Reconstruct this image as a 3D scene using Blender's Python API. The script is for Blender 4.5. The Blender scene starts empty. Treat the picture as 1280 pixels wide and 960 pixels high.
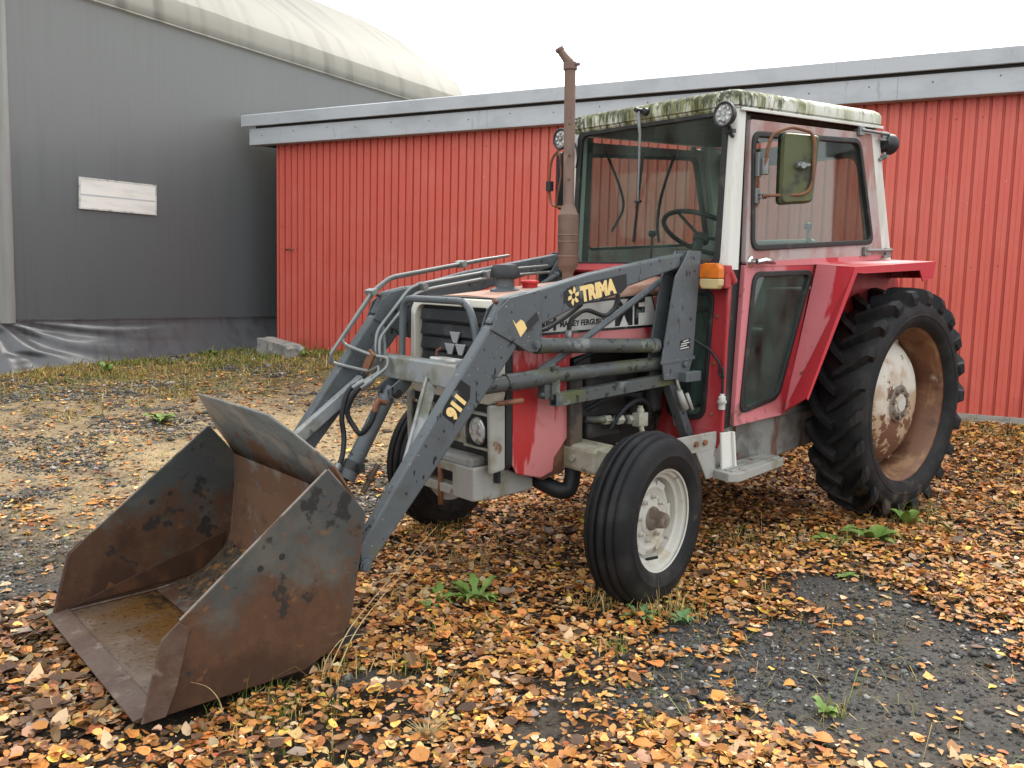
import bpy, bmesh, math, random
import numpy as np
from mathutils import Vector, Matrix, Euler

random.seed(7)
rng = np.random.default_rng(7)
sc = bpy.context.scene
COL = sc.collection
R = math.radians

# ------------------------------------------------------------------ camera
cam_d = bpy.data.cameras.new('camera')
cam = bpy.data.objects.new('camera', cam_d)
COL.objects.link(cam)
CAM = Vector((5.164, 3.320, 1.278))
fw = Vector((-0.644, -0.758, -0.1037)).normalized()
rt = Vector((-0.763, 0.646, 0.025))
rt = (rt - fw * rt.dot(fw)).normalized()
up = rt.cross(fw)
cam.matrix_world = Matrix(((rt.x, up.x, -fw.x, CAM.x), (rt.y, up.y, -fw.y, CAM.y), (rt.z, up.z, -fw.z, CAM.z), (0, 0, 0, 1)))
cam_d.sensor_width = 36.0
cam_d.lens = 36.0 * 1105.2 / 1280.0
cam_d.clip_start = 0.05
cam_d.clip_end = 2000
sc.camera = cam

# ------------------------------------------------------------------ light
SUN_EL, SUN_AZ = R(46), math.atan2(-0.36, -0.93)      # bright part of the overcast, behind the shed to the right
w = bpy.data.worlds.new('World')
sc.world = w
w.use_nodes = True
nt = w.node_tree
nt.nodes.clear()
out = nt.nodes.new('ShaderNodeOutputWorld')
bg = nt.nodes.new('ShaderNodeBackground')
sky = nt.nodes.new('ShaderNodeTexSky')
sky.sky_type = 'NISHITA'
sky.sun_disc = False
sky.sun_elevation = SUN_EL
sky.sun_rotation = math.pi / 2 - SUN_AZ
sky.dust_density = 4
mx = nt.nodes.new('ShaderNodeMix')
mx.data_type = 'RGBA'
mx.inputs[0].default_value = 0.86
nt.links.new(sky.outputs[0], mx.inputs[6])
mx.inputs[7].default_value = (9.3, 9.5, 9.7, 1)      # the cloud deck
nt.links.new(mx.outputs[2], bg.inputs[0])
bg.inputs[1].default_value = 0.10
nt.links.new(bg.outputs[0], out.inputs[0])
sun_d = bpy.data.lights.new('sun', 'SUN')
sun_d.energy = 1.35
sun_d.angle = R(28)
sun_d.color = (1.0, 0.95, 0.87)
sun = bpy.data.objects.new('sun', sun_d)
COL.objects.link(sun)
sdir = Vector((math.cos(SUN_EL) * math.cos(SUN_AZ), math.cos(SUN_EL) * math.sin(SUN_AZ), math.sin(SUN_EL)))
sun.rotation_euler = sdir.to_track_quat('Z', 'Y').to_euler()
sun.location = sdir * 40
vs = sc.view_settings
vs.view_transform = 'Standard'
vs.look = 'None'
vs.exposure = 1.4
vs.gamma = 1
sc.cycles.max_bounces = 8
sc.cycles.transparent_max_bounces = 24

# ------------------------------------------------------------------ materials
def pmat(name, base, rough=0.5, metal=0.0, layers=(), bump=0.0, bscale=40, spec=0.32, attr=None, bdetail=4, coat=0.0):
    """Principled material; every layer is a noise-masked stain: dict(c, s, lo, hi, st, d, r, m, g=(axis, v0, v1, weight))"""
    m = bpy.data.materials.new(name)
    m.use_nodes = True
    n = m.node_tree.nodes
    l = m.node_tree.links
    b = n['Principled BSDF']
    tc = n.new('ShaderNodeTexCoord')
    b.inputs['Specular IOR Level'].default_value = spec
    b.inputs['Metallic'].default_value = metal
    if coat: b.inputs['Coat Weight'].default_value = coat
    if attr:
        a = n.new('ShaderNodeAttribute'); a.attribute_name = attr
        cs = a.outputs['Color']
    else:
        rgb = n.new('ShaderNodeRGB'); rgb.outputs[0].default_value = (*base, 1)
        cs = rgb.outputs[0]
    rv = n.new('ShaderNodeValue'); rv.outputs[0].default_value = rough
    rs = rv.outputs[0]
    for i, L in enumerate(layers):
        mp = n.new('ShaderNodeMapping')
        mp.inputs['Scale'].default_value = L.get('st', (1, 1, 1))
        mp.inputs['Location'].default_value = (i * 3.7, i * 1.3, i * 2.1)
        l.new(tc.outputs['Object'], mp.inputs[0])
        nz = n.new('ShaderNodeTexNoise')
        nz.inputs['Scale'].default_value = L['s']
        nz.inputs['Detail'].default_value = L.get('d', 5)
        nz.inputs['Roughness'].default_value = L.get('nr', 0.6)
        l.new(mp.outputs[0], nz.inputs['Vector'])
        v = nz.outputs[0]
        for g in ([L['g']] if 'g' in L else []) + list(L.get('gs', [])):
            sp = n.new('ShaderNodeSeparateXYZ'); l.new(tc.outputs['Object'], sp.inputs[0])
            mr = n.new('ShaderNodeMapRange'); mr.inputs[1].default_value = g[1]; mr.inputs[2].default_value = g[2]
            mr.inputs[3].default_value = -g[3]; mr.inputs[4].default_value = g[3]
            l.new(sp.outputs['XYZ'.index(g[0])], mr.inputs[0])
            ad = n.new('ShaderNodeMath'); ad.operation = 'ADD'; l.new(v, ad.inputs[0]); l.new(mr.outputs[0], ad.inputs[1])
            v = ad.outputs[0]
        mr = n.new('ShaderNodeMapRange'); mr.interpolation_type = 'SMOOTHSTEP'
        mr.inputs[1].default_value = L['lo']; mr.inputs[2].default_value = L['hi']
        mr.inputs[3].default_value = 0; mr.inputs[4].default_value = L.get('m', 1)
        l.new(v, mr.inputs[0])
        mix = n.new('ShaderNodeMix'); mix.data_type = 'RGBA'
        if L.get('mul'): mix.blend_type = 'MULTIPLY'
        l.new(mr.outputs[0], mix.inputs[0]); l.new(cs, mix.inputs[6]); mix.inputs[7].default_value = (*L['c'], 1)
        cs = mix.outputs[2]
        if 'r' in L:
            mr2 = n.new('ShaderNodeMix'); mr2.data_type = 'FLOAT'
            l.new(mr.outputs[0], mr2.inputs[0]); l.new(rs, mr2.inputs[2]); mr2.inputs[3].default_value = L['r']
            rs = mr2.outputs[0]
    l.new(cs, b.inputs['Base Color']); l.new(rs, b.inputs['Roughness'])
    if bump:
        nz = n.new('ShaderNodeTexNoise'); nz.inputs['Scale'].default_value = bscale; nz.inputs['Detail'].default_value = bdetail
        l.new(tc.outputs['Object'], nz.inputs['Vector'])
        bp = n.new('ShaderNodeBump'); bp.inputs['Strength'].default_value = bump; bp.inputs['Distance'].default_value = 0.01
        l.new(nz.outputs[0], bp.inputs['Height']); l.new(bp.outputs[0], b.inputs['Normal'])
    return m

RUST = (0.13, 0.048, 0.020)
RUST_L = (0.27, 0.115, 0.045)
DIRT = (0.050, 0.046, 0.036)
MOSS = (0.085, 0.095, 0.022)
mGrey = pmat('loader_grey', (0.076, 0.087, 0.093), 0.40, layers=[
    dict(c=(0.105, 0.115, 0.120), s=3, lo=.45, hi=.7, m=.6),
    dict(c=(0.052, 0.055, 0.050), s=5, lo=.52, hi=.72, m=.6, r=.6),
    dict(c=MOSS, s=7, lo=.63, hi=.76, m=.45, r=.8),
    dict(c=(0.008, 0.008, 0.009), s=40, st=(1, 1, .42), lo=.660, hi=.676, d=2, m=.95),
    dict(c=(0.30, 0.31, 0.31), s=60, lo=.69, hi=.72, d=2, m=.6),
    dict(c=RUST, s=18, lo=.72, hi=.80, m=.7, r=.8)], bump=.05, bscale=60)
mBeam = pmat('beam_grey', (0.225, 0.240, 0.245), 0.42, layers=[
    dict(c=(0.115, 0.115, 0.075), s=5, lo=.46, hi=.62, m=.85, r=.7), dict(c=(0.28, 0.27, 0.24), s=4, lo=.54, hi=.68, m=.7),
    dict(c=(0.045, 0.045, 0.035), s=12, lo=.58, hi=.68, m=.7), dict(c=RUST_L, s=9, lo=.68, hi=.74, m=.8, r=.8)], bump=.05)
mGreyM = pmat('mossy_grey', (0.060, 0.066, 0.066), 0.5, layers=[
    dict(c=MOSS, s=6, lo=.47, hi=.68, m=.7, r=.85),
    dict(c=(0.19, 0.20, 0.19), s=7, lo=.55, hi=.66, m=.65),
    dict(c=(0.010, 0.010, 0.010), s=24, lo=.58, hi=.63, d=3, m=.85),
    dict(c=RUST, s=12, lo=.70, hi=.78, m=.7, r=.85)], bump=.08)
mPipe = pmat('galvanised_pipe', (0.19, 0.20, 0.195), 0.38, metal=0.4, layers=[
    dict(c=(0.16, 0.16, 0.15), s=14, lo=.5, hi=.7, m=.7), dict(c=RUST, s=10, lo=.68, hi=.75, m=.8, r=.8)])
mRed = pmat('tractor_red', (0.37, 0.026, 0.026), 0.5, layers=[
    dict(c=(0.47, 0.165, 0.160), s=4.2, st=(1, 1, .22), lo=.45, hi=.49, d=5, r=.55),
    dict(c=(0.30, 0.060, 0.050), s=11, lo=.56, hi=.72, m=.5),
    dict(c=RUST, s=9, lo=.70, hi=.76, m=.9, r=.85),
    dict(c=(0.10, 0.06, 0.045), s=24, st=(1, 1, .2), lo=.66, hi=.74, m=.55)], bump=.09, bscale=7)
mRedD = pmat('door_red', (0.38, 0.026, 0.034), 0.46, layers=[
    dict(c=(0.50, 0.165, 0.175), s=2.0, st=(1, 1, .5), lo=.36, hi=.46, d=3, r=.5, g=('X', 0.75, 1.25, .16)),
    dict(c=RUST, s=26, lo=.66, hi=.70, d=3, m=.9, r=.85), dict(c=(0.22, 0.10, 0.09), s=8, st=(1, 1, .3), lo=.58, hi=.72, m=.5), dict(c=(0.10, 0.055, 0.04), s=7, lo=.56, hi=.68, m=.8, r=.8, g=('Z', 1.1, .62, .14)), dict(c=(0.60, 0.34, 0.35), s=70, st=(1, 1, .25), lo=.66, hi=.72, m=.4)], bump=.09, bscale=7)
mRedF = pmat('fender_red', (0.42, 0.024, 0.034), 0.50, layers=[
    dict(c=(0.52, 0.165, 0.175), s=3.0, st=(1, 1, .35), lo=.50, hi=.55, d=6, r=.5, m=.9, g=('Y', .85, .64, .16)),
    dict(c=(0.30, 0.09, 0.07), s=18, st=(1, 1, .2), lo=.60, hi=.72, m=.5), dict(c=RUST, s=11, lo=.655, hi=.69, m=.95, r=.85)], bump=.09, bscale=7)
mRedDk = pmat('frame_red', (0.32, 0.026, 0.030), 0.5, layers=[
    dict(c=(0.42, 0.10, 0.10), s=4, st=(1, 1, .3), lo=.48, hi=.62, m=.7), dict(c=RUST, s=8, st=(1, 1, .35), lo=.60, hi=.68, m=.95, r=.85),
    dict(c=(0.06, 0.03, 0.02), s=22, lo=.66, hi=.72, m=.8)])
mPink = pmat('faded_door_paint', (0.36, 0.300, 0.280), 0.6, layers=[
    dict(c=(0.28, 0.120, 0.095), s=3.2, st=(1, 1, .6), lo=.44, hi=.60, m=.85), dict(c=RUST_L, s=8, lo=.64, hi=.74, m=.8, r=.85),
    dict(c=(0.42, 0.40, 0.37), s=14, st=(1, 1, .2), lo=.55, hi=.7, m=.5)])
mBonnet = pmat('bonnet_top_faded', (0.36, 0.190, 0.130), 0.6, layers=[
    dict(c=(0.42, 0.27, 0.20), s=4, lo=.48, hi=.62, m=.8), dict(c=RUST, s=6, lo=.62, hi=.72, m=.7, r=.85)])
mWhite = pmat('cab_white', (0.58, 0.58, 0.53), 0.5, layers=[
    dict(c=(0.36, 0.37, 0.28), s=5, st=(1, 1, .3), lo=.48, hi=.7, m=.6), dict(c=RUST_L, s=10, lo=.69, hi=.76, m=.8, r=.85),
    dict(c=(0.20, 0.19, 0.14), s=30, st=(1, 1, .15), lo=.62, hi=.75, m=.5)])
mRoof = pmat('roof_algae', (0.50, 0.50, 0.43), 0.55, layers=[
    dict(c=(0.30, 0.31, 0.19), s=9, st=(1, 1, .3), lo=.44, hi=.62, m=.8),
    dict(c=(0.115, 0.118, 0.028), s=22, st=(1, 1, .28), lo=.48, hi=.64, d=8, nr=.7, m=.85, r=.85, gs=[('Z', 2.26, 2.36, .06), ('X', .2, 1.37, .09)]),
    dict(c=(0.026, 0.030, 0.011), s=34, st=(1, 1, .16), lo=.545, hi=.66, d=8, nr=.7, m=.85, gs=[('Z', 2.26, 2.38, .05), ('X', .5, 1.37, .11)]),
    dict(c=RUST_L, s=9, lo=.68, hi=.74, m=.9)])
mCream = pmat('cowl_cream', (0.50, 0.48, 0.41), 0.5, layers=[
    dict(c=(0.30, 0.27, 0.20), s=8, lo=.55, hi=.72, m=.6), dict(c=RUST_L, s=14, lo=.68, hi=.75, m=.8)])
mSilver = pmat('silver_grey_paint', (0.29, 0.29, 0.265), 0.45, layers=[
    dict(c=(0.17, 0.155, 0.10), s=6, lo=.46, hi=.66, m=.8), dict(c=RUST, s=9, lo=.60, hi=.67, m=.85, r=.85),
    dict(c=MOSS, s=4, lo=.62, hi=.75, m=.4)], bump=.05)
mTrans = pmat('transmission_grey', (0.25, 0.25, 0.235), 0.6, layers=[
    dict(c=(.10, .095, .08), s=5, lo=.48, hi=.68, m=.8), dict(c=RUST, s=8, st=(1, 1, .25), lo=.58, hi=.68, m=.8)], bump=.1)
mEngine = pmat('engine_dark', (0.022, 0.021, 0.020), 0.6, layers=[
    dict(c=(0.075, 0.070, 0.060), s=9, lo=.52, hi=.7, m=.7), dict(c=RUST, s=13, lo=.66, hi=.75, m=.6)], bump=.2)
mUpr = pmat('grimy_upright', (0.060, 0.052, 0.044), 0.65, layers=[dict(c=(0.10, 0.065, 0.042), s=6, st=(1, 1, .3), lo=.48, hi=.62, m=.8), dict(c=(.02, .02, .02), s=9, lo=.5, hi=.66, m=.7)], bump=.1)
mAxle = pmat('axle_pale', (0.32, 0.31, 0.255), 0.55, layers=[
    dict(c=(0.17, 0.16, 0.09), s=5, lo=.45, hi=.65, m=.8), dict(c=DIRT, s=12, lo=.58, hi=.7, m=.7)], bump=.1)
mRubber = pmat('tyre_rubber', (0.0095, 0.010, 0.011), 0.62, layers=[
    dict(c=(0.024, 0.0235, 0.023), s=6, lo=.45, hi=.7, m=.8, r=.65), dict(c=(0.05, 0.045, 0.035), s=3, lo=.55, hi=.75, m=.35, r=.85), dict(c=(0.075, 0.058, 0.040), s=9, lo=.52, hi=.66, d=8, m=.75, r=.95, g=('Z', -.18, -.72, .11))], bump=.10, bscale=50, spec=.18)
mSeal = pmat('rubber_seal', (0.018, 0.018, 0.018), 0.55, layers=[dict(c=(0.06, 0.065, 0.05), s=12, lo=.55, hi=.7, m=.6)])
mHose = pmat('hose_rubber', (0.016, 0.017, 0.019), 0.5, spec=.25)
mBlack = pmat('black_plastic', (0.020, 0.021, 0.023), 0.45, layers=[dict(c=(0.06, 0.06, 0.06), s=9, lo=.5, hi=.7, m=.5)])
mRust = pmat('rusty_steel', (0.19, 0.085, 0.045), 0.75, layers=[
    dict(c=(0.10, 0.045, 0.030), s=9, lo=.45, hi=.65), dict(c=(0.27, 0.17, 0.11), s=16, lo=.6, hi=.72, m=.7)], bump=.1)
mExh = pmat('exhaust_brown', (0.165, 0.105, 0.080), 0.62, metal=.1, layers=[
    dict(c=(0.085, 0.052, 0.042), s=7, st=(1, 1, .5), lo=.45, hi=.65, m=.8), dict(c=(0.25, 0.17, 0.125), s=11, lo=.58, hi=.72, m=.7),
    dict(c=RUST, s=20, lo=.66, hi=.73, m=.6)], bump=.06)
mHub = pmat('greasy_hub', (0.17, 0.145, 0.115), 0.5, layers=[dict(c=(0.085, 0.055, 0.04), s=14, lo=.45, hi=.6, m=.9), dict(c=(0.30, 0.28, 0.24), s=20, lo=.6, hi=.7, m=.7)])
mRim = pmat('rusted_rim', (0.135, 0.062, 0.032), 0.55, layers=[
    dict(c=(0.23, 0.135, 0.065), s=4, st=(1, 2.5, 1), lo=.50, hi=.64, d=8, m=.9), dict(c=(0.075, 0.030, 0.016), s=6, lo=.50, hi=.64, d=8, m=.85),
    dict(c=(0.42, 0.37, 0.29), s=3.5, lo=.62, hi=.70, d=8, m=.8)], bump=.08)
mDisc = pmat('rusty_white_disc', (0.50, 0.475, 0.41), 0.5, layers=[
    dict(c=(0.30, 0.19, 0.095), s=5, lo=.37, hi=.56, m=.8, g=('Z', .28, -.30, .11)),
    dict(c=(0.105, 0.040, 0.018), s=9, lo=.52, hi=.56, d=9, nr=.68, m=.95, r=.85, g=('Z', .22, -.34, .12)),
    dict(c=(0.16, 0.085, 0.045), s=16, lo=.60, hi=.66, d=6, m=.8)], bump=.03)
mRimW = pmat('white_rim', (0.42, 0.41, 0.365), 0.45, layers=[
    dict(c=(0.33, 0.27, 0.17), s=9, lo=.55, hi=.70, m=.7), dict(c=RUST, s=20, lo=.68, hi=.74, m=.8)])
mChrome = pmat('worn_chrome', (0.55, 0.55, 0.53), 0.22, metal=1.0)
mEmb = pmat('emblem_silver', (0.42, 0.44, 0.45), 0.25, metal=.55)
mDecalB = pmat('decal_black', (0.012, 0.012, 0.013), 0.4, layers=[dict(c=(0.09, 0.10, 0.10), s=14, lo=.58, hi=.66, d=3, m=.9)])
mYellow = pmat('decal_yellow', (0.72, 0.53, 0.22), 0.5, layers=[dict(c=(0.05, 0.05, 0.04), s=40, lo=.68, hi=.74, m=.8)])
mPlate = pmat('decal_silver', (0.50, 0.49, 0.45), 0.45, layers=[dict(c=(0.27, 0.25, 0.20), s=6, lo=.48, hi=.68, m=.7), dict(c=(.12, .10, .08), s=24, lo=.66, hi=.72, m=.6)])
mPaperW = pmat('label_white', (0.50, 0.50, 0.47), 0.5, layers=[dict(c=(.22, .20, .16), s=9, lo=.5, hi=.66, m=.7)])
mCapR = pmat('cap_red', (0.42, 0.022, 0.020), 0.4)
mOrange = pmat('lamp_orange', (0.60, 0.15, 0.012), 0.3, layers=[dict(c=(.38, .11, .02), s=14, lo=.45, hi=.65, m=.8)])
mLampC = pmat('lamp_cream', (0.50, 0.40, 0.20), 0.35)
mBkt = pmat('bucket_steel', (0.052, 0.058, 0.056), 0.44, metal=.1, layers=[
    dict(c=(0.100, 0.095, 0.078), s=3.2, lo=.46, hi=.64, d=8, m=.7),
    dict(c=(0.074, 0.035, 0.018), s=3.2, lo=.44, hi=.60, d=9, nr=.68, m=.95, r=.6, g=('Z', .66, .20, .20)),
    dict(c=(0.105, 0.050, 0.022), s=30, lo=.50, hi=.66, d=6, m=.40, r=.7, g=('Z', .62, .22, .06)),
    dict(c=(0.040, 0.019, 0.011), s=5, lo=.46, hi=.64, d=8, m=.8, r=.55, g=('Z', .46, .06, .13)),
    dict(c=(0.016, 0.0165, 0.016), s=10, lo=.60, hi=.66, d=5, m=.85, g=('Z', .10, .62, .045)),
    dict(c=(0.15, 0.125, 0.10), s=22, st=(.12, 1, 1.4), lo=.62, hi=.72, d=6, m=.3),
    dict(c=(0.17, 0.075, 0.028), s=18, lo=.64, hi=.70, m=.6)], bump=.10, bscale=26)
mBktIn = pmat('bucket_inner', (0.115, 0.120, 0.112), 0.48, metal=.1, layers=[
    dict(c=(0.070, 0.073, 0.068), s=5, st=(1, .6, 1), lo=.46, hi=.62, m=.8),
    dict(c=(0.115, 0.056, 0.028), s=3.4, lo=.50, hi=.58, d=9, nr=.7, m=.92, r=.7, g=('Z', .88, .60, .12)),
    dict(c=(0.185, 0.165, 0.140), s=5, lo=.54, hi=.64, d=7, m=.7, g=('Z', .58, .66, .05)),
    dict(c=(0.062, 0.028, 0.016), s=7, lo=.50, hi=.66, d=6, m=.85, r=.7, g=('Z', .56, .15, .10)),
    dict(c=(0.10, 0.035, 0.015), s=9, st=(1, 1, .5), lo=.60, hi=.68, m=.7, r=.8)], bump=.06)
mEdge = pmat('worn_brown_steel', (0.092, 0.060, 0.044), 0.48, layers=[
    dict(c=(0.065, 0.036, 0.025), s=7, lo=.45, hi=.62, d=8, m=.85), dict(c=(0.18, 0.14, 0.11), s=15, lo=.56, hi=.70, d=7, m=.7), dict(c=(0.03, 0.02, 0.014), s=55, lo=.60, hi=.68, m=.8)], bump=.2, bscale=60)
mWorn = pmat('worn_bright_edge', (0.25, 0.215, 0.185), 0.42, metal=.3, layers=[dict(c=(0.10, 0.06, 0.04), s=14, lo=.48, hi=.62, m=.9)])
mEdgeD = pmat('dark_rust', (0.040, 0.019, 0.011), 0.6, layers=[dict(c=(0.085, 0.036, 0.015), s=9, lo=.45, hi=.66, d=8, m=.9)], bump=.15)
mFloor = pmat('bucket_floor_wet', (0.105, 0.068, 0.042), 0.38, layers=[
    dict(c=(0.105, 0.050, 0.012), s=3, st=(.5, 1.8, 1), lo=.30, hi=.70, m=.9, r=.14, g=('X', 4.26, 3.98, .22)),
    dict(c=(0.026, 0.018, 0.010), s=9, lo=.50, hi=.62, d=8, m=.9, r=.35, g=('X', 4.15, 3.75, .1)),
    dict(c=(0.150, 0.110, 0.082), s=5, lo=.48, hi=.66, d=8, m=.7, r=.5, g=('X', 4.02, 4.3, .12)),
    dict(c=(0.022, 0.015, 0.010), s=48, lo=.57, hi=.65, m=.9)], bump=.25, bscale=60)

def glassmat(name, tint, dust, dustw):
    m = bpy.data.materials.new(name); m.use_nodes = True
    n = m.node_tree.nodes; l = m.node_tree.links
    n.clear()
    o = n.new('ShaderNodeOutputMaterial')
    tr = n.new('ShaderNodeBsdfTransparent'); tr.inputs[0].default_value = (*tint, 1)
    gl = n.new('ShaderNodeBsdfGlossy'); gl.inputs['Roughness'].default_value = 0.03
    ge = n.new('ShaderNodeNewGeometry'); dt = n.new('ShaderNodeVectorMath'); dt.operation = 'DOT_PRODUCT'
    l.new(ge.outputs['Incoming'], dt.inputs[0]); l.new(ge.outputs['Normal'], dt.inputs[1])
    def mth(op, a, b_=None):
        q = n.new('ShaderNodeMath'); q.operation = op
        l.new(a, q.inputs[0])
        if b_ is not None: q.inputs[1].default_value = b_
        return q.outputs[0]
    f_ = mth('ABSOLUTE', dt.outputs['Value']); f_ = mth('MULTIPLY', f_, -1.); f_ = mth('ADD', f_, 1.); f_ = mth('POWER', f_, 5.); f_ = mth('MULTIPLY', f_, .92); f_ = mth('ADD', f_, .035)
    m1 = n.new('ShaderNodeMixShader'); l.new(f_, m1.inputs[0]); l.new(tr.outputs[0], m1.inputs[1]); l.new(gl.outputs[0], m1.inputs[2])
    df = n.new('ShaderNodeBsdfDiffuse'); df.inputs[0].default_value = (*dust, 1)
    tc = n.new('ShaderNodeTexCoord'); nz = n.new('ShaderNodeTexNoise'); nz.inputs['Scale'].default_value = 5; nz.inputs['Detail'].default_value = 6
    mp = n.new('ShaderNodeMapping'); mp.inputs['Scale'].default_value = (1, 1, .5); l.new(tc.outputs['Object'], mp.inputs[0]); l.new(mp.outputs[0], nz.inputs['Vector'])
    mr = n.new('ShaderNodeMapRange'); mr.inputs[1].default_value = .35; mr.inputs[2].default_value = .75; mr.inputs[4].default_value = dustw
    l.new(nz.outputs[0], mr.inputs[0])
    m2 = n.new('ShaderNodeMixShader'); l.new(mr.outputs[0], m2.inputs[0]); l.new(m1.outputs[0], m2.inputs[1]); l.new(df.outputs[0], m2.inputs[2])
    l.new(m2.outputs[0], o.inputs[0])
    return m
mGlass = glassmat('cab_glass', (0.77, 0.85, 0.81), (0.30, 0.37, 0.32), .09)
mGlassL = glassmat('cab_glass_low', (0.72, 0.82, 0.78), (0.16, 0.22, 0.19), .32)
mLens = pmat('lamp_lens', (0.50, 0.51, 0.50), 0.15, metal=.25, spec=.6, layers=[dict(c=(0.20, 0.20, 0.19), s=40, lo=.45, hi=.6), dict(c=(0.33, 0.33, 0.18), s=12, lo=.55, hi=.7, m=.6)])
mMirror = pmat('mirror_back', (0.075, 0.082, 0.030), 0.5, layers=[dict(c=(0.14, 0.15, 0.045), s=9, st=(1, 1, .3), lo=.45, hi=.65), dict(c=(0.02, 0.022, 0.018), s=7, lo=.52, hi=.66, m=.8)])
mDark = pmat('cab_interior', (0.060, 0.064, 0.060), 0.7, layers=[dict(c=(0.13, 0.12, 0.09), s=7, lo=.48, hi=.66, m=.7)])
mDarkR = pmat('cab_interior_red', (0.075, 0.022, 0.018), 0.7, layers=[dict(c=(0.03, 0.02, 0.018), s=6, lo=.45, hi=.65)])
mSeat = pmat('seat_vinyl', (0.085, 0.100, 0.096), 0.5, layers=[dict(c=(0.04, 0.045, 0.04), s=6, lo=.48, hi=.66, m=.8)])

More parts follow.
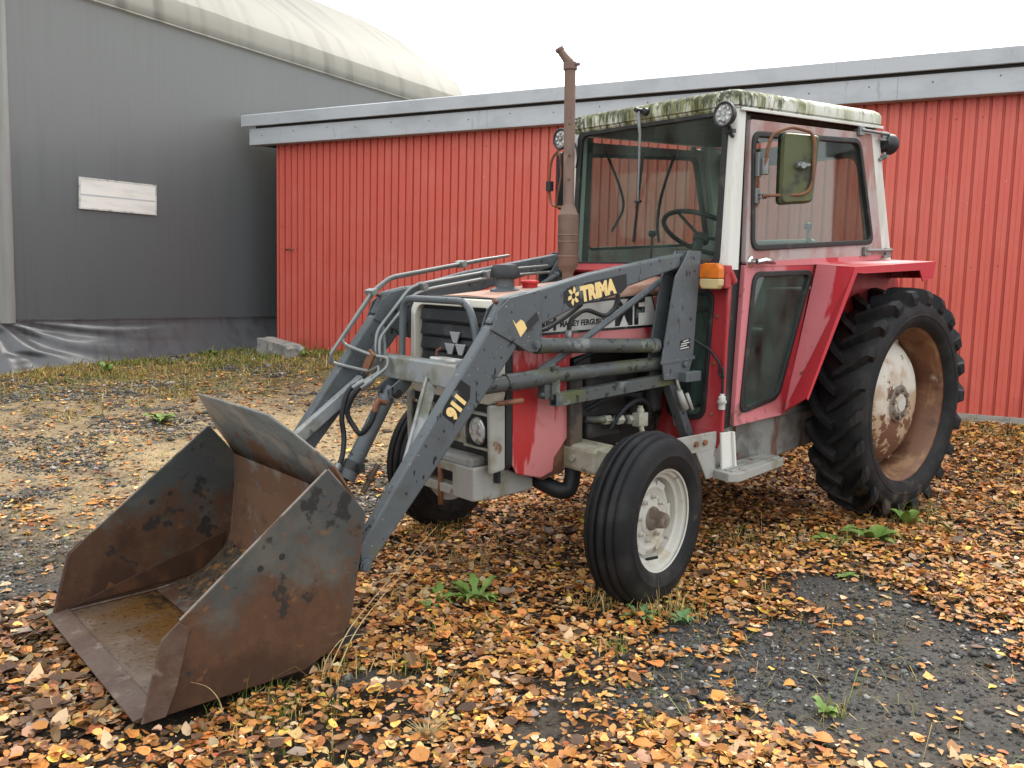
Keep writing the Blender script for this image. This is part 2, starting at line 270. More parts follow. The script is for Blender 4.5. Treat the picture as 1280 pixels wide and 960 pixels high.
# ------------------------------------------------------------------ mesh helpers
class MB:
    def __init__(s): s.v = []; s.f = []; s.m = []; s.sm = []
    def add(s, vs_, fs, mat=0, smooth=False):
        o = len(s.v); s.v += [tuple(p) for p in vs_]
        for f in fs: s.f.append(tuple(i + o for i in f)); s.m.append(mat); s.sm.append(smooth)
        return s
    def box(s, c, d, rot=None, mat=0):
        h = [x / 2 for x in d]
        P = [Vector((sx * h[0], sy * h[1], sz * h[2])) for sx in (-1, 1) for sy in (-1, 1) for sz in (-1, 1)]
        if rot is not None: P = [rot @ p for p in P]
        P = [p + Vector(c) for p in P]
        return s.add(P, [(0, 1, 3, 2), (4, 6, 7, 5), (0, 4, 5, 1), (2, 3, 7, 6), (0, 2, 6, 4), (1, 5, 7, 3)], mat)
    def bar(s, a, b, wd, ht, upv=(0, 0, 1), mat=0):
        a = Vector(a); b = Vector(b); d = (b - a); L = d.length; d.normalize()
        sd = d.cross(Vector(upv)).normalized(); u = sd.cross(d)
        rot = Matrix((d, sd, u)).transposed()
        return s.box((a + b) / 2, (L, wd, ht), rot, mat)
    def prism(s, poly, ax, a, b, mat=0, smooth=False):
        n = len(poly)
        def P(p, t):
            return {'x': (t, p[0], p[1]), 'y': (p[0], t, p[1]), 'z': (p[0], p[1], t)}[ax]
        return s.add([P(p, a) for p in poly] + [P(p, b) for p in poly],
                     [tuple(range(n)), tuple(range(2 * n - 1, n - 1, -1))] + [(i, n + i, n + (i + 1) % n, (i + 1) % n) for i in range(n)], mat, smooth)
    def ring(s, outer, inner, fo, fi=None, mat=0):
        """frame between two equally long 2-D outlines, fo/fi map a 2-D point to front and back 3-D points"""
        n = len(outer)
        s.add([fo(p) for p in outer] + [fo(p) for p in inner] + [fi(p) for p in outer] + [fi(p) for p in inner],
              [f for i in range(n) for j in [(i + 1) % n] for f in ((i, j, n + j, n + i), (2 * n + j, 2 * n + i, 3 * n + i, 3 * n + j), (i, 2 * n + i, 2 * n + j, j), (n + j, 3 * n + j, 3 * n + i, n + i))], mat)
        return s
    def plate(s, poly, fo, fi, mat=0):
        n = len(poly)
        return s.add([fo(p) for p in poly] + [fi(p) for p in poly], [tuple(range(n)), tuple(range(2 * n - 1, n - 1, -1))] + [(i, n + i, n + (i + 1) % n, (i + 1) % n) for i in range(n)], mat)
    def tube(s, pts, r, n=10, mat=0, rad=0.0, caps=True):
        pts = [Vector(p) for p in pts]
        if rad: pts = fillet(pts, rad)
        rs_ = r if isinstance(r, (list, tuple)) else [r] * len(pts)
        prev = None; rings = []
        for i, p in enumerate(pts):
            d = ((pts[min(i + 1, len(pts) - 1)] - p).normalized() + (p - pts[max(i - 1, 0)]).normalized()).normalized()
            if prev is None:
                a = Vector((0, 0, 1)) if abs(d.z) < .9 else Vector((1, 0, 0))
                u = d.cross(a).normalized()
            else: u = (prev - d * prev.dot(d)).normalized()
            prev = u; v = d.cross(u)
            rings.append([p + (u * math.cos(t) + v * math.sin(t)) * rs_[i] for t in [2 * math.pi * k / n for k in range(n)]])
        V = [q for rr in rings for q in rr]
        F = [(i * n + k, i * n + (k + 1) % n, (i + 1) * n + (k + 1) % n, (i + 1) * n + k) for i in range(len(pts) - 1) for k in range(n)]
        s.add(V, F, mat, True)
        if caps:
            s.add(rings[0], [tuple(range(n))], mat); s.add(rings[-1], [tuple(range(n))], mat)
        return s
    def lathe(s, prof, c, axis='y', n=40, mat=0, smooth=True, rot=None):
        """prof: list of (along axis, radius)"""
        V = []
        for a, r in prof:
            for k in range(n):
                t = 2 * math.pi * k / n; x, y = r * math.cos(t), r * math.sin(t)
                p = Vector({'x': (a, x, y), 'y': (x, a, y), 'z': (x, y, a)}[axis])
                if rot is not None: p = rot @ p
                V.append(p + Vector(c))
        F = [(i * n + k, i * n + (k + 1) % n, (i + 1) * n + (k + 1) % n, (i + 1) * n + k) for i in range(len(prof) - 1) for k in range(n)]
        if prof[0][1] > 0 and prof[0][1] < 1e-3 or True:
            pass
        s.add(V, F, mat, smooth)
        return s
    def build(s, name, mats, parent=None, bevel=0, shade=None, seg=2):
        me = bpy.data.meshes.new(name)
        me.from_pydata(s.v, [], s.f)
        mats = mats if isinstance(mats, (list, tuple)) else [mats]
        for m in mats: me.materials.append(m)
        me.polygons.foreach_set('material_index', s.m)
        me.polygons.foreach_set('use_smooth', s.sm)
        bm = bmesh.new(); bm.from_mesh(me)
        bmesh.ops.remove_doubles(bm, verts=bm.verts, dist=1e-6)
        bmesh.ops.recalc_face_normals(bm, faces=bm.faces)
        for e in bm.edges:
            if len(e.link_faces) == 2 and e.calc_face_angle(0) > R(34): e.smooth = False
        bm.to_mesh(me); bm.free()
        o = bpy.data.objects.new(name, me); COL.objects.link(o)
        if parent: o.parent = parent
        if bevel:
            b = o.modifiers.new('bevel', 'BEVEL'); b.width = bevel; b.segments = seg; b.limit_method = 'ANGLE'; b.angle_limit = R(35)
            b.harden_normals = False
        return o

def fillet(pts, rad, k=4):
    o = [pts[0]]
    for i in range(1, len(pts) - 1):
        p = pts[i]; a = pts[i - 1] - p; b = pts[i + 1] - p
        r = min(rad, a.length * .45, b.length * .45)
        A = p + a.normalized() * r; B = p + b.normalized() * r
        for j in range(k + 1):
            t = j / k; o.append(A * (1 - t) ** 2 + p * 2 * t * (1 - t) + B * t * t)
    o.append(pts[-1]); return o

def rpoly(poly, r, k=4):
    """2-D outline with rounded corners"""
    o = []; n = len(poly)
    for i in range(n):
        p = Vector(poly[i]); a = Vector(poly[i - 1]) - p; b = Vector(poly[(i + 1) % n]) - p
        rr = min(r, a.length * .45, b.length * .45)
        A = p + a.normalized() * rr; B = p + b.normalized() * rr
        for j in range(k + 1):
            t = j / k; q = A * (1 - t) ** 2 + p * 2 * t * (1 - t) + B * t * t; o.append((q.x, q.y))
    return o

def offset(poly, d):
    c = Vector((sum(p[0] for p in poly) / len(poly), sum(p[1] for p in poly) / len(poly)))
    o = []; n = len(poly)
    area = sum(poly[i][0] * poly[(i + 1) % n][1] - poly[(i + 1) % n][0] * poly[i][1] for i in range(n))
    sg = 1 if area > 0 else -1
    for i in range(n):
        p = Vector(poly[i]); a = (p - Vector(poly[i - 1])).normalized(); b = (Vector(poly[(i + 1) % n]) - p).normalized()
        na = Vector((a.y, -a.x)) * sg; nb = Vector((b.y, -b.x)) * sg
        m = (na + nb); L = m.length
        m = m / L if L > 1e-6 else na
        q = p + m * (d / max(.4, m.dot(na))); o.append((q.x, q.y))
    return o

def thing(name, label, cat, loc=(0, 0, 0), group=None):
    o = bpy.data.objects.new(name, None); COL.objects.link(o); o.location = loc; o.empty_display_size = .2
    o['label'] = label; o['category'] = cat
    if group: o['group'] = group
    return o
def tag(o, label, cat, group=None):
    o['label'] = label; o['category'] = cat
    if group: o['group'] = group
    return o

def text(name, body, size, origin, xdir, ydir, mat, parent, bold=0.0, sx=1.0, align='LEFT', depth=.0008):
    cu = bpy.data.curves.new(name, 'FONT'); cu.body = body; cu.size = size; cu.offset = bold; cu.extrude = depth
    cu.align_x = align; cu.resolution_u = 3
    t = bpy.data.objects.new(name, cu); COL.objects.link(t)
    dg = bpy.context.evaluated_depsgraph_get(); dg.update()
    me = bpy.data.meshes.new_from_object(t.evaluated_get(dg))
    bpy.data.objects.remove(t); bpy.data.curves.remove(cu)
    X = Vector(xdir).normalized(); Yv = Vector(ydir); Yv = (Yv - X * Yv.dot(X)).normalized(); Zv = X.cross(Yv)
    M = Matrix.Translation(origin) @ Matrix((X, Yv, Zv)).transposed().to_4x4() @ Matrix.Diagonal((sx, 1, 1, 1))
    me.transform(M); me.materials.clear(); me.materials.append(mat); me.name = name
    o = bpy.data.objects.new(name, me); COL.objects.link(o); o.parent = parent
    return o

# ------------------------------------------------------------------ ground
def S(t):
    t = np.clip(t, 0, 1); return t * t * (3 - 2 * t)
def vnoise(x, y, sc_, seed=0, octv=4):
    """value noise, vectorised"""
    x = np.asarray(x, float) * sc_; y = np.asarray(y, float) * sc_
    tot = np.zeros_like(x); amp = 1.; nrm = 0
    for o in range(octv):
        xi = np.floor(x).astype(np.int64); yi = np.floor(y).astype(np.int64); fx = x - xi; fy = y - yi
        def h(a, b):
            n = (a * 374761393 + b * 668265263 + (seed + o) * 974634777) & 0x7fffffff
            n = ((n ^ (n >> 13)) * 1274126177) & 0x7fffffff
            return ((n ^ (n >> 16)) & 0xffff) / 65535.
        u = fx * fx * (3 - 2 * fx); v = fy * fy * (3 - 2 * fy)
        tot += amp * ((h(xi, yi) * (1 - u) + h(xi + 1, yi) * u) * (1 - v) + (h(xi, yi + 1) * (1 - u) + h(xi + 1, yi + 1) * u) * v)
        nrm += amp; amp *= .5; x = x * 2.03 + 11.3; y = y * 2.03 + 5.7
    return tot / nrm
def gbase(x, y):
    x = np.asarray(x, float); y = np.asarray(y, float)
    far = S((np.hypot(x - 1, y + 2) - 12) / 20)
    z = (-.0374 * np.clip(x, -9, 9) - .0106 * np.clip(y, -14, 10) + .33 * S((-y - 1.2) / 6.5)) * (1 - far) + .15 * far
    z = z + .035 * np.exp(-((x - 1.55) ** 2 / .10 + (y - .92) ** 2 / .05))              # low mound of soil by the gravel
    z = z - .02 * np.exp(-((x - 2.1) ** 2 / .5 + (y - 1.7) ** 2 / .3))
    z = z + .04 * np.exp(-((x - 3.62) ** 2 / .02 + (y - .72) ** 2 / .02))
    return z
def gz(x, y):
    return gbase(x, y) + .035 * (vnoise(x, y, 1.3, 3, 3) - .5)
def gfine(x, y):
    return gz(x, y) + .022 * (vnoise(x, y, 9, 5, 3) - .5)

def leafd(x, y):
    """how thickly leaves lie, 0..1"""
    n = vnoise(x, y, 1.6, 9, 4) - .5
    n2 = vnoise(x, y, 5, 21, 3) - .5
    edge = np.where(x > 1.3, -1.35, -1.35 - .9 * np.clip((1.3 - x) / 2, 0, 1.4))
    d = S((y - edge + 1.3 * n) / .7)
    d = np.maximum(d, .36 * S((n2 + .05) / .25) * np.exp(-((y + 2.25 + .25 * (x - 3.6)) / .35) ** 2))    # drift across the gravel on the left
    bare = np.exp(-(((x - 2.02) / .72) ** 2 + ((y - 1.80) / .50) ** 2) ** 2)
    bare = np.maximum(bare, .85 * np.exp(-(((x - 1.45) / .32) ** 2 + ((y - 1.42) / .35) ** 2) ** 2))
    bare = np.maximum(bare, .60 * np.exp(-(((x - 3.25) / .38) ** 2 + ((y - 1.32) / .16) ** 2)))
    bare = np.maximum(bare, .5 * np.exp(-(((x - 3.58) / .12) ** 2 + ((y - .68) / .10) ** 2)))
    bare = np.maximum(bare, .60 * np.exp(-(((x - 2.85) / .45) ** 2 + ((y - 1.42) / .36) ** 2)))
    bare = np.maximum(bare, .62 * np.exp(-(((x - 2.25) / .3) ** 2 + ((y - 1.12) / .2) ** 2)))
    bare = np.maximum(bare, .8 * np.exp(-(((x - 2.5) / .5) ** 2 + ((y - 2.20) / .33) ** 2)))
    bare = np.maximum(bare, .8 * np.exp(-(((x + 2.0) / .5) ** 2 + ((y - 1.6) / .35) ** 2)))
    d = d * (1 - .97 * S((bare + .9 * n + .5 * n2 - .22) / .42))
    return np.clip(d, .0, 1)

def lin(vals, dense0, dense1, step, outer):
    a = list(np.arange(dense0, dense1, step)); g = step; x = a[-1]
    hi = []
    while x < outer: g *= 1.22; x += g; hi.append(x)
    g = step; x = a[0]; lo = []
    while x > -outer: g *= 1.22; x -= g; lo.append(x)
    return np.array(lo[::-1] + a + hi)
gx = lin(None, -4.5, 4.9, .035, 700); gy = lin(None, -8.8, 2.9, .035, 700)
GX, GY = np.meshgrid(gx, gy, indexing='ij')
near = 1 - S((np.hypot(GX, GY + 3) - 9) / 4)
GZ = gz(GX, GY) + near * .022 * (vnoise(GX, GY, 9, 5, 3) - .5)
nx, ny = GX.shape
gv_ = np.stack([GX, GY, GZ], -1).reshape(-1, 3)
ii = (np.arange(nx - 1)[:, None] * ny + np.arange(ny - 1)[None]).reshape(-1)
quads = np.stack([ii, ii + ny, ii + ny + 1, ii + 1], 1)
def npmesh(name, verts, faces, mats, cols=None, smooth=False, matidx=None):
    me = bpy.data.meshes.new(name)
    nf, k = faces.shape
    me.vertices.add(len(verts)); me.vertices.foreach_set('co', verts.astype(np.float32).ravel())
    me.loops.add(nf * k); me.loops.foreach_set('vertex_index', faces.astype(np.int32).ravel())
    me.polygons.add(nf); me.polygons.foreach_set('loop_start', np.arange(0, nf * k, k, dtype=np.int32))
    me.polygons.foreach_set('loop_total', np.full(nf, k, np.int32))
    if smooth: me.polygons.foreach_set('use_smooth', np.ones(nf, bool))
    for m in (mats if isinstance(mats, list) else [mats]): me.materials.append(m)
    if cols is not None:
        a = me.color_attributes.new('col', 'FLOAT_COLOR', 'POINT')
        a.data.foreach_set('color', np.c_[cols, np.ones(len(cols))].astype(np.float32).ravel())
    me.update(calc_edges=True); me.validate()
    o = bpy.data.objects.new(name, me); COL.objects.link(o)
    return o
# earth kinds: soil under leaves, dark gravel, sandy track, turf
def earth(x, y):
    n = vnoise(x, y, 2.2, 31, 4); n2 = vnoise(x, y, 7, 37, 3)
    ld = leafd(x, y)
    grav = np.array([.068, .064, .058]); soil = np.array([.040, .029, .019]); sand = np.array([.42, .31, .17]); turf = np.array([.155, .125, .045]); brn = np.array([.085, .064, .042])
    c = np.ones(x.shape + (1,)) * grav
    def mixin(c, col, t): return c * (1 - t[..., None]) + col * t[..., None]
    c = mixin(c, brn, S((n - .42) / .25) * .6)
    c = mixin(c, np.array([.29, .215, .120]), S((-y - 1.2) / 1.5) * .95 * S((n2 - .22) / .28))
    c = mixin(c, soil, S(ld * 1.3))
    sx = S((1.35 - np.hypot((x - 1.45) / 1.7, (y + 3.2) / .85) + .9 * (n - .5)) / .45) 
    c = mixin(c, sand, sx * .9)
    sx2 = S((1.1 - np.abs(y + 4.1 - .35 * (x - 2.5)) / .5 - np.abs(x - 2.6) / 2.5 + 1.0 * (n - .5)) / .6)
    c = mixin(c, sand * .85, sx2 * .7)
    tf = S((-y - 4.9 + 2.2 * (n - .5) + .35 * (2 - x)) / 1.0)
    c = mixin(c, turf, tf * .8)
    return c
ecol = earth(GX, GY).reshape(-1, 3)
mGround = pmat('earth_and_gravel', (.1, .1, .1), 0.85, attr='col', layers=[
    dict(c=(0.35, 0.35, 0.35), s=55, lo=.48, hi=.62, d=4, m=.75, mul=True), dict(c=(0.20, 0.19, 0.175), s=90, lo=.64, hi=.70, d=2, m=.6),
    dict(c=(0.55, 0.5, 0.45), s=6, lo=.45, hi=.62, d=6, m=.6, mul=True)], bump=.9, bscale=60, spec=.25)
ground = npmesh('ground', gv_, quads, mGround, ecol, True)
ground['kind'] = 'structure'

# ------------------------------------------------------------------ red corrugated shed
mShed = pmat('shed_red_sheet', (0.52, 0.098, 0.069), 0.48, layers=[
    dict(c=(0.54, 0.130, 0.095), s=1.2, lo=.45, hi=.68, m=.7), dict(c=(0.43, 0.072, 0.048), s=6, st=(1, 1, .12), lo=.52, hi=.70, m=.5),
    dict(c=(0.60, 0.32, 0.26), s=26, lo=.735, hi=.765, d=2, m=.6), dict(c=(0.36, 0.065, 0.043), s=2.5, lo=.5, hi=.7, m=.4, g=('Z', 1.0, .3, .12))], bump=.03, bscale=15)
mFascia = pmat('fascia_grey', (0.40, 0.42, 0.435), 0.42, layers=[
    dict(c=(0.33, 0.35, 0.36), s=2, st=(1, 1, 2), lo=.45, hi=.65, m=.8), dict(c=(0.40, 0.42, 0.43), s=9, lo=.6, hi=.72, m=.5),
    dict(c=(0.17, 0.18, 0.18), s=14, st=(1, 1, .2), lo=.62, hi=.72, m=.4)], bump=.02)
mScrew = pmat('screw_head', (0.22, 0.07, 0.05), 0.5)
mDarkGap = pmat('dark_wood', (0.022, 0.020, 0.018), 0.9)
mBoard = pmat('weathered_board', (0.28, 0.27, 0.24), 0.8, layers=[dict(c=(0.13, 0.12, 0.10), s=7, st=(1, 1, 4), lo=.45, hi=.65, m=.8)], bump=.15)
mRoofS = pmat('shed_roof_felt', (0.16, 0.17, 0.175), 0.7)
W0 = Vector((-3.618, 0.011, 0)); WD = Vector((.384, -.923, 0)).normalized(); WN = Vector((.923, .384, 0)).normalized()
WM = Matrix((WD, WN, (0, 0, 1))).transposed().to_4x4(); WM.translation = W0          # local x along the wall, y out of it, z up
S_END = 8.73
shed = thing('shed', 'long low red corrugated metal shed with grey fascia behind the tractor', 'shed')
shed.matrix_world = WM
pitch = .1085; RIBS = 10; x = S_END; k = 0
def sheet(x1, nr, x0lim=None):
    """a sheet of nr ribs ending at x1 (towards the left corner)"""
    b = MB(); pr = []
    xx = x1 - nr * pitch
    for i in range(nr):
        a = xx + i * pitch
        pr += [(a, 0), (a + .004, .024), (a + .042, .024), (a + .046, .021), (a + .056, .021), (a + .060, .024), (a + .086, .024), (a + .091, 0)]
    pr.append((xx + nr * pitch, 0)); pr.append((xx + nr * pitch + .02, .001))
    pts = [(p[0], p[1]) for p in pr]
    z0s = [0.225 + max(0, (p[0] - 6.5)) * .055 + random.uniform(-.003, .003) for p in pts]
    n = len(pts)
    zs = [None, 1.3, 2.4, 3.24]
    V = []
    for iz in range(4):
        for j, p in enumerate(pts): V.append((p[0], p[1] + (random.uniform(-.0012, .0012) if iz in (1, 2) else 0), z0s[j] if iz == 0 else zs[iz]))
    F = [(iz * n + j, iz * n + j + 1, (iz + 1) * n + j + 1, (iz + 1) * n + j) for iz in range(3) for j in range(n - 1)]
    b.add(V, F)
    o = b.build('wall_panel', mShed, shed)
    f = MB()
    for i in range(0, nr, 2):
        for z in (.42, 1.62, 2.98):
            if random.random() < .8: f.lathe([(0, .007), (.004, .006), (.005, .0005)], (xx + i * pitch + .051, .022, z + random.uniform(-.012, .012)), 'y', 6)
    f.build('screw', mScrew, o)['kind'] = 'stuff'
    return o
while x > -4.2:
    o = sheet(x, RIBS); o.location.y = -.012 + .002 * (k % 2); x -= RIBS * pitch; k += 1
b = MB(); b.box(((S_END - 4.2) / 2, -.06, 1.75), (S_END + 4.2 - .03, .09, 3.0)); b.build('wall_core', mDarkGap, shed)
b = MB(); b.box((S_END + .012, -.016, 1.86), (.03, .06, 2.74)); b.build('corner_trim', mShed, shed, .004)
b = MB(); b.box((S_END - .05, -2.5, 1.8), (.08, 5.0, 2.9)); b.build('end_wall', mShed, shed)
# base boards
for (a, c, z) in ((-4.2, 1.6, .17), (1.603, 5.2, .19), (5.203, 8.6, .25)):
    b = MB(); b.bar((a, .022, z - .01), (c, .022, z + (.11 if c > 8 else .02)), .035, .11); b.build('base_board', mBoard, shed, .004)
# fascia boards, overlapping flashing, roof
cuts = [-4.3, -1.15, 1.05, 3.25, 5.45, 7.55, 9.12]
for i in range(len(cuts) - 1):
    b = MB(); a, c = cuts[i] + .0004, cuts[i + 1] - .0004
    b.box(((a + c) / 2, .13, 3.272), (c - a, .022, .212)); b.box(((a + c) / 2, .075, 3.166), (c - a, .13, .010))
    o = b.build('fascia_board', mFascia, shed, .003)
    m_ = MB()
    for xx in np.arange(a + .25, c, .55): m_.lathe([(0, .007), (.006, .006), (.007, .0005)], (xx, .141, 3.30 + random.uniform(-.02, .02)), 'y', 8)
    m_.build('screw', mDark, o)['kind'] = 'stuff'
cuts = [-4.3, -2.2, -.55, 1.6, 3.62, 5.6, 7.72, 9.225]
for i in range(len(cuts) - 1):
    b = MB(); a, c = cuts[i] + .0, cuts[i + 1] + (.03 if i < len(cuts) - 2 else 0); dy = .004 * (i % 2)
    b.add([(a, .185 + dy, 3.405), (c, .185 + dy, 3.405), (c, .19 + dy, 3.548), (a, .19 + dy, 3.548), (a, .165 + dy, 3.402), (c, .165 + dy, 3.402), (c, .165 + dy, 3.56), (a, .165 + dy, 3.56), (a, -.25, 3.60), (c, -.25, 3.60), (a, -.25, 3.585), (c, -.25, 3.585)],
          [(0, 1, 2, 3), (0, 4, 5, 1), (3, 2, 6, 7), (7, 6, 9, 8), (4, 0, 3, 7), (1, 5, 6, 2), (8, 9, 11, 10), (10, 11, 5, 4)])
    b.build('roof_flashing', mFascia, shed, .003)
b = MB(); b.box((2.4, .09, 3.39), (13.2, .11, .03)); b.build('eave_gap', mDarkGap, shed)
b = MB(); b.add([(-4.25, -.25, 3.58), (9.18, -.25, 3.58), (9.18, -5.2, 3.95), (-4.25, -5.2, 3.95), (-4.25, -.25, 3.53), (9.18, -.25, 3.53), (9.18, -5.2, 3.90), (-4.25, -5.2, 3.90)],
             [(0, 1, 2, 3), (4, 5, 6, 7), (0, 1, 5, 4), (1, 2, 6, 5), (2, 3, 7, 6), (3, 0, 4, 7)]); b.build('roof', mRoofS, shed)
b = MB(); b.add([(8.75, .12, 3.17), (9.1, .12, 3.17), (9.1, -5, 3.45), (8.75, -5, 3.45)], [(0, 1, 2, 3)]); b.build('soffit', mDarkGap, shed)
b = MB(); b.tube([(8.60, .02, 1.775), (8.50, .045, 1.775)], .008, 8); b.tube([(8.50, .045, 1.775), (8.44, .045, 1.77)], .010, 8); b.build('latch_bolt', mRust, shed)
b = MB()
for (xx, z) in ((8.66, 3.1), (8.58, 3.09), (8.42, 3.08), (8.665, 2.62), (8.67, 2.08), (8.67, 1.78), (8.67, 1.36), (8.67, .93), (8.41, 1.775), (8.2, 1.77)):
    b.lathe([(0, .009), (.008, .008), (.009, .0005)], (xx, .005, z), 'y', 8)
b.build('screw', mDark, shed)['kind'] = 'stuff'

# ------------------------------------------------------------------ fabric hall
mTarp = bpy.data.materials.new('grey_fabric')
def fabric(m, col, trans, tw, rough=.45, scale=9, st=(1, 1, .06), streak=1.0):
    m.use_nodes = True; n = m.node_tree.nodes; l = m.node_tree.links
    b = n['Principled BSDF']; o = n['Material Output']
    tc = n.new('ShaderNodeTexCoord')
    nz = n.new('ShaderNodeTexNoise'); nz.inputs['Scale'].default_value = scale; nz.inputs['Detail'].default_value = 5
    mp = n.new('ShaderNodeMapping'); mp.inputs['Scale'].default_value = st; l.new(tc.outputs['Object'], mp.inputs[0]); l.new(mp.outputs[0], nz.inputs['Vector'])
    mr = n.new('ShaderNodeMapRange'); mr.inputs[1].default_value = .50; mr.inputs[2].default_value = .66; mr.inputs[4].default_value = streak; l.new(nz.outputs[0], mr.inputs[0])
    big = n.new('ShaderNodeTexNoise'); big.inputs['Scale'].default_value = .9; l.new(tc.outputs['Object'], big.inputs['Vector'])
    mu = n.new('ShaderNodeMath'); mu.operation = 'MULTIPLY'; l.new(mr.outputs[0], mu.inputs[0]); l.new(big.outputs[0], mu.inputs[1])
    mix = n.new('ShaderNodeMix'); mix.data_type = 'RGBA'; l.new(mu.outputs[0], mix.inputs[0]); mix.inputs[6].default_value = (*col, 1); mix.inputs[7].default_value = (*[c * .45 for c in col], 1)
    l.new(mix.outputs[2], b.inputs['Base Color']); b.inputs['Roughness'].default_value = rough
    tr = n.new('ShaderNodeBsdfTranslucent'); tr.inputs[0].default_value = (*trans, 1)
    ms = n.new('ShaderNodeMixShader'); ms.inputs[0].default_value = tw
    l.new(b.outputs[0], ms.inputs[1]); l.new(tr.outputs[0], ms.inputs[2]); l.new(ms.outputs[0], o.inputs[0])
    nb = n.new('ShaderNodeTexNoise'); nb.inputs['Scale'].default_value = 1.1; nb.inputs['Detail'].default_value = 4; l.new(tc.outputs['Object'], nb.inputs['Vector'])
    bp = n.new('ShaderNodeBump'); bp.inputs['Strength'].default_value = .08; bp.inputs['Distance'].default_value = .05; l.new(nb.outputs[0], bp.inputs['Height']); l.new(bp.outputs[0], b.inputs['Normal'])
    return m
fabric(mTarp, (0.118, 0.130, 0.138), (.70, .70, .68), .31, .45, 26, (1, 1, .022), .5)
mRoofF = fabric(bpy.data.materials.new('cream_fabric'), (0.30, 0.29, 0.25), (.62, .60, .53), .42, .55, 4.0, (1, .06, .06), 1.5)
mFlap = fabric(bpy.data.materials.new('pale_flap'), (0.30, 0.30, 0.285), (.5, .5, .45), .3, .5)
mSkirt = fabric(bpy.data.materials.new('skirt_fabric'), (0.092, 0.096, 0.100), (.2, .2, .2), .1, .33)
mWin = pmat('clear_film', (0.66, 0.65, 0.60), 0.35, layers=[dict(c=(0.50, 0.49, 0.46), s=1.2, st=(1, 1, 6), lo=.45, hi=.6, m=.5)])
T0 = Vector((-0.017, -8.649, 0)); TD = Vector((-.952, -.306, 0)).normalized(); TN = Vector((-.306, .952, 0)).normalized()
hall = thing('fabric_hall', 'tall grey fabric storage hall with cream pleated roof and a small white window', 'hall')
TMx = Matrix((TD, TN, (0, 0, 1))).transposed().to_4x4(); TMx.translation = T0          # x along the wall to the right, y towards the yard
hall.matrix_world = TMx
def grid(us, zs, fn, name, mat, par, smooth=True):
    U, Z = np.meshgrid(us, zs, indexing='ij'); P = fn(U, Z)
    n1, n2 = U.shape
    i_ = (np.arange(n1 - 1)[:, None] * n2 + np.arange(n2 - 1)[None]).reshape(-1)
    o = npmesh(name, np.stack(P, -1).reshape(-1, 3), np.stack([i_, i_ + n2, i_ + n2 + 1, i_ + 1], 1), mat, None, smooth)
    o.parent = par; return o
def wallf(U, Z):
    return U, .012 * (vnoise(U, Z, .5, 51, 2) - .5), Z
grid(np.linspace(-3.22, 5.25, 90), np.linspace(.78, 4.62, 40), wallf, 'wall_cover', mTarp, hall)
grid(np.linspace(-10, -3.30, 50), np.linspace(.1, 4.62, 40), wallf, 'wall_cover', mTarp, hall)
def seamf(U, Z):
    return U, .03 + .05 * np.sin((U + 3.36) / .14 * math.pi) + .02 * (vnoise(U * 8, Z * 2, 1, 57, 2) - .5), Z
grid(np.linspace(-3.50, -3.21, 10), np.linspace(.80, 4.62, 60), seamf, 'corner_flap', mFlap, hall)
def skirtf(U, Z):
    t = np.clip((.83 - Z) / .60, 0, 1)                               # 0 at the seam, 1 at the ground
    lf = S((-1.2 - U) / 2.0)
    fold = .05 * np.sin(9 * (U * .35 + t * 1.5) + 3 * vnoise(U, Z, 1.2, 61, 2)) * t * (.35 + lf * 1.3)
    fold = fold + .10 * lf * t * (vnoise(U * 1.0 + Z * 2.2, Z * 5 - U * .9, 1.6, 63, 3) - .5) * 2.2
    y = .015 + .34 * t ** 1.6 + fold + .03 * (vnoise(U * 4, Z, 1, 67, 2) - .5) * t
    return U, y, Z - .02 * t * (vnoise(U, 0 * U, 2, 69) - .5)
us = np.linspace(-10, 5.2, 460)
def skirtall(U, T):
    P = T0.x + TD.x * U + TN.x * .35; Q = T0.y + TD.y * U + TN.y * .35
    zg = gz(P, Q) - .02
    Z = .835 + T * (zg - .835)
    t = T; lf = S((-1.6 - U) / 1.6)
    r = np.abs(U + 3.45) + .04; ph = np.arctan2(t * .62 + .015, r); wob = vnoise(U * .8, t * 3, 1.2, 63, 2)
    fan = np.sin(ph * 19 / (ph + .55) * 1.7 + 4.5 * wob) * np.exp(-r / 1.5) * S(t * 5)
    low = np.sin(5.5 * t * (1 + .15 * np.sin(1.3 * U)) + 1.1 * U + 3 * vnoise(U * .9, t, 1, 64, 2)) * S(t * 2.5) * (.3 + lf)
    y = .012 + (.26 + .10 * lf) * t ** 1.7 + .042 * fan + .018 * low
    y = y + .02 * (vnoise(U * 5, t * 2, 1, 67, 2) - .5) * S(t * 3)
    return U, np.maximum(y, .012 + .012 * t), Z
sk = grid(us, np.linspace(0, 1, 34), skirtall, 'skirt_flap', mSkirt, hall)
b = MB()
for i in range(40):
    u0 = -3.2 + i * .212; b.bar((u0, .018, .832 + random.uniform(-.003, .003)), (u0 + .212, .018, .832), .012, .018)
b.build('seam_weld', mSkirt, hall)
# window with welded border
b = MB(); b.plate([(-2.43, 2.122), (-1.42, 2.132), (-1.415, 2.485), (-2.425, 2.466)], lambda p: (p[0], .030, p[1]), lambda p: (p[0], .018, p[1]))
wn = b.build('window', mWin, hall)
o_ = [(-2.440, 2.112), (-1.410, 2.122), (-1.405, 2.495), (-2.435, 2.476)]; i_ = [(-2.422, 2.130), (-1.428, 2.140), (-1.423, 2.477), (-2.417, 2.458)]
b = MB(); b.ring(o_, i_, lambda p: (p[0], .033, p[1]), lambda p: (p[0], .015, p[1])); b.build('window_border', mPaperW, wn)
b = MB(); b.plate([(-2.422, 2.268), (-1.428, 2.285), (-1.428, 2.300), (-2.422, 2.286)], lambda p: (p[0], .0315, p[1]), lambda p: (p[0], .0300, p[1])); b.build('window_strip', mFascia, wn)
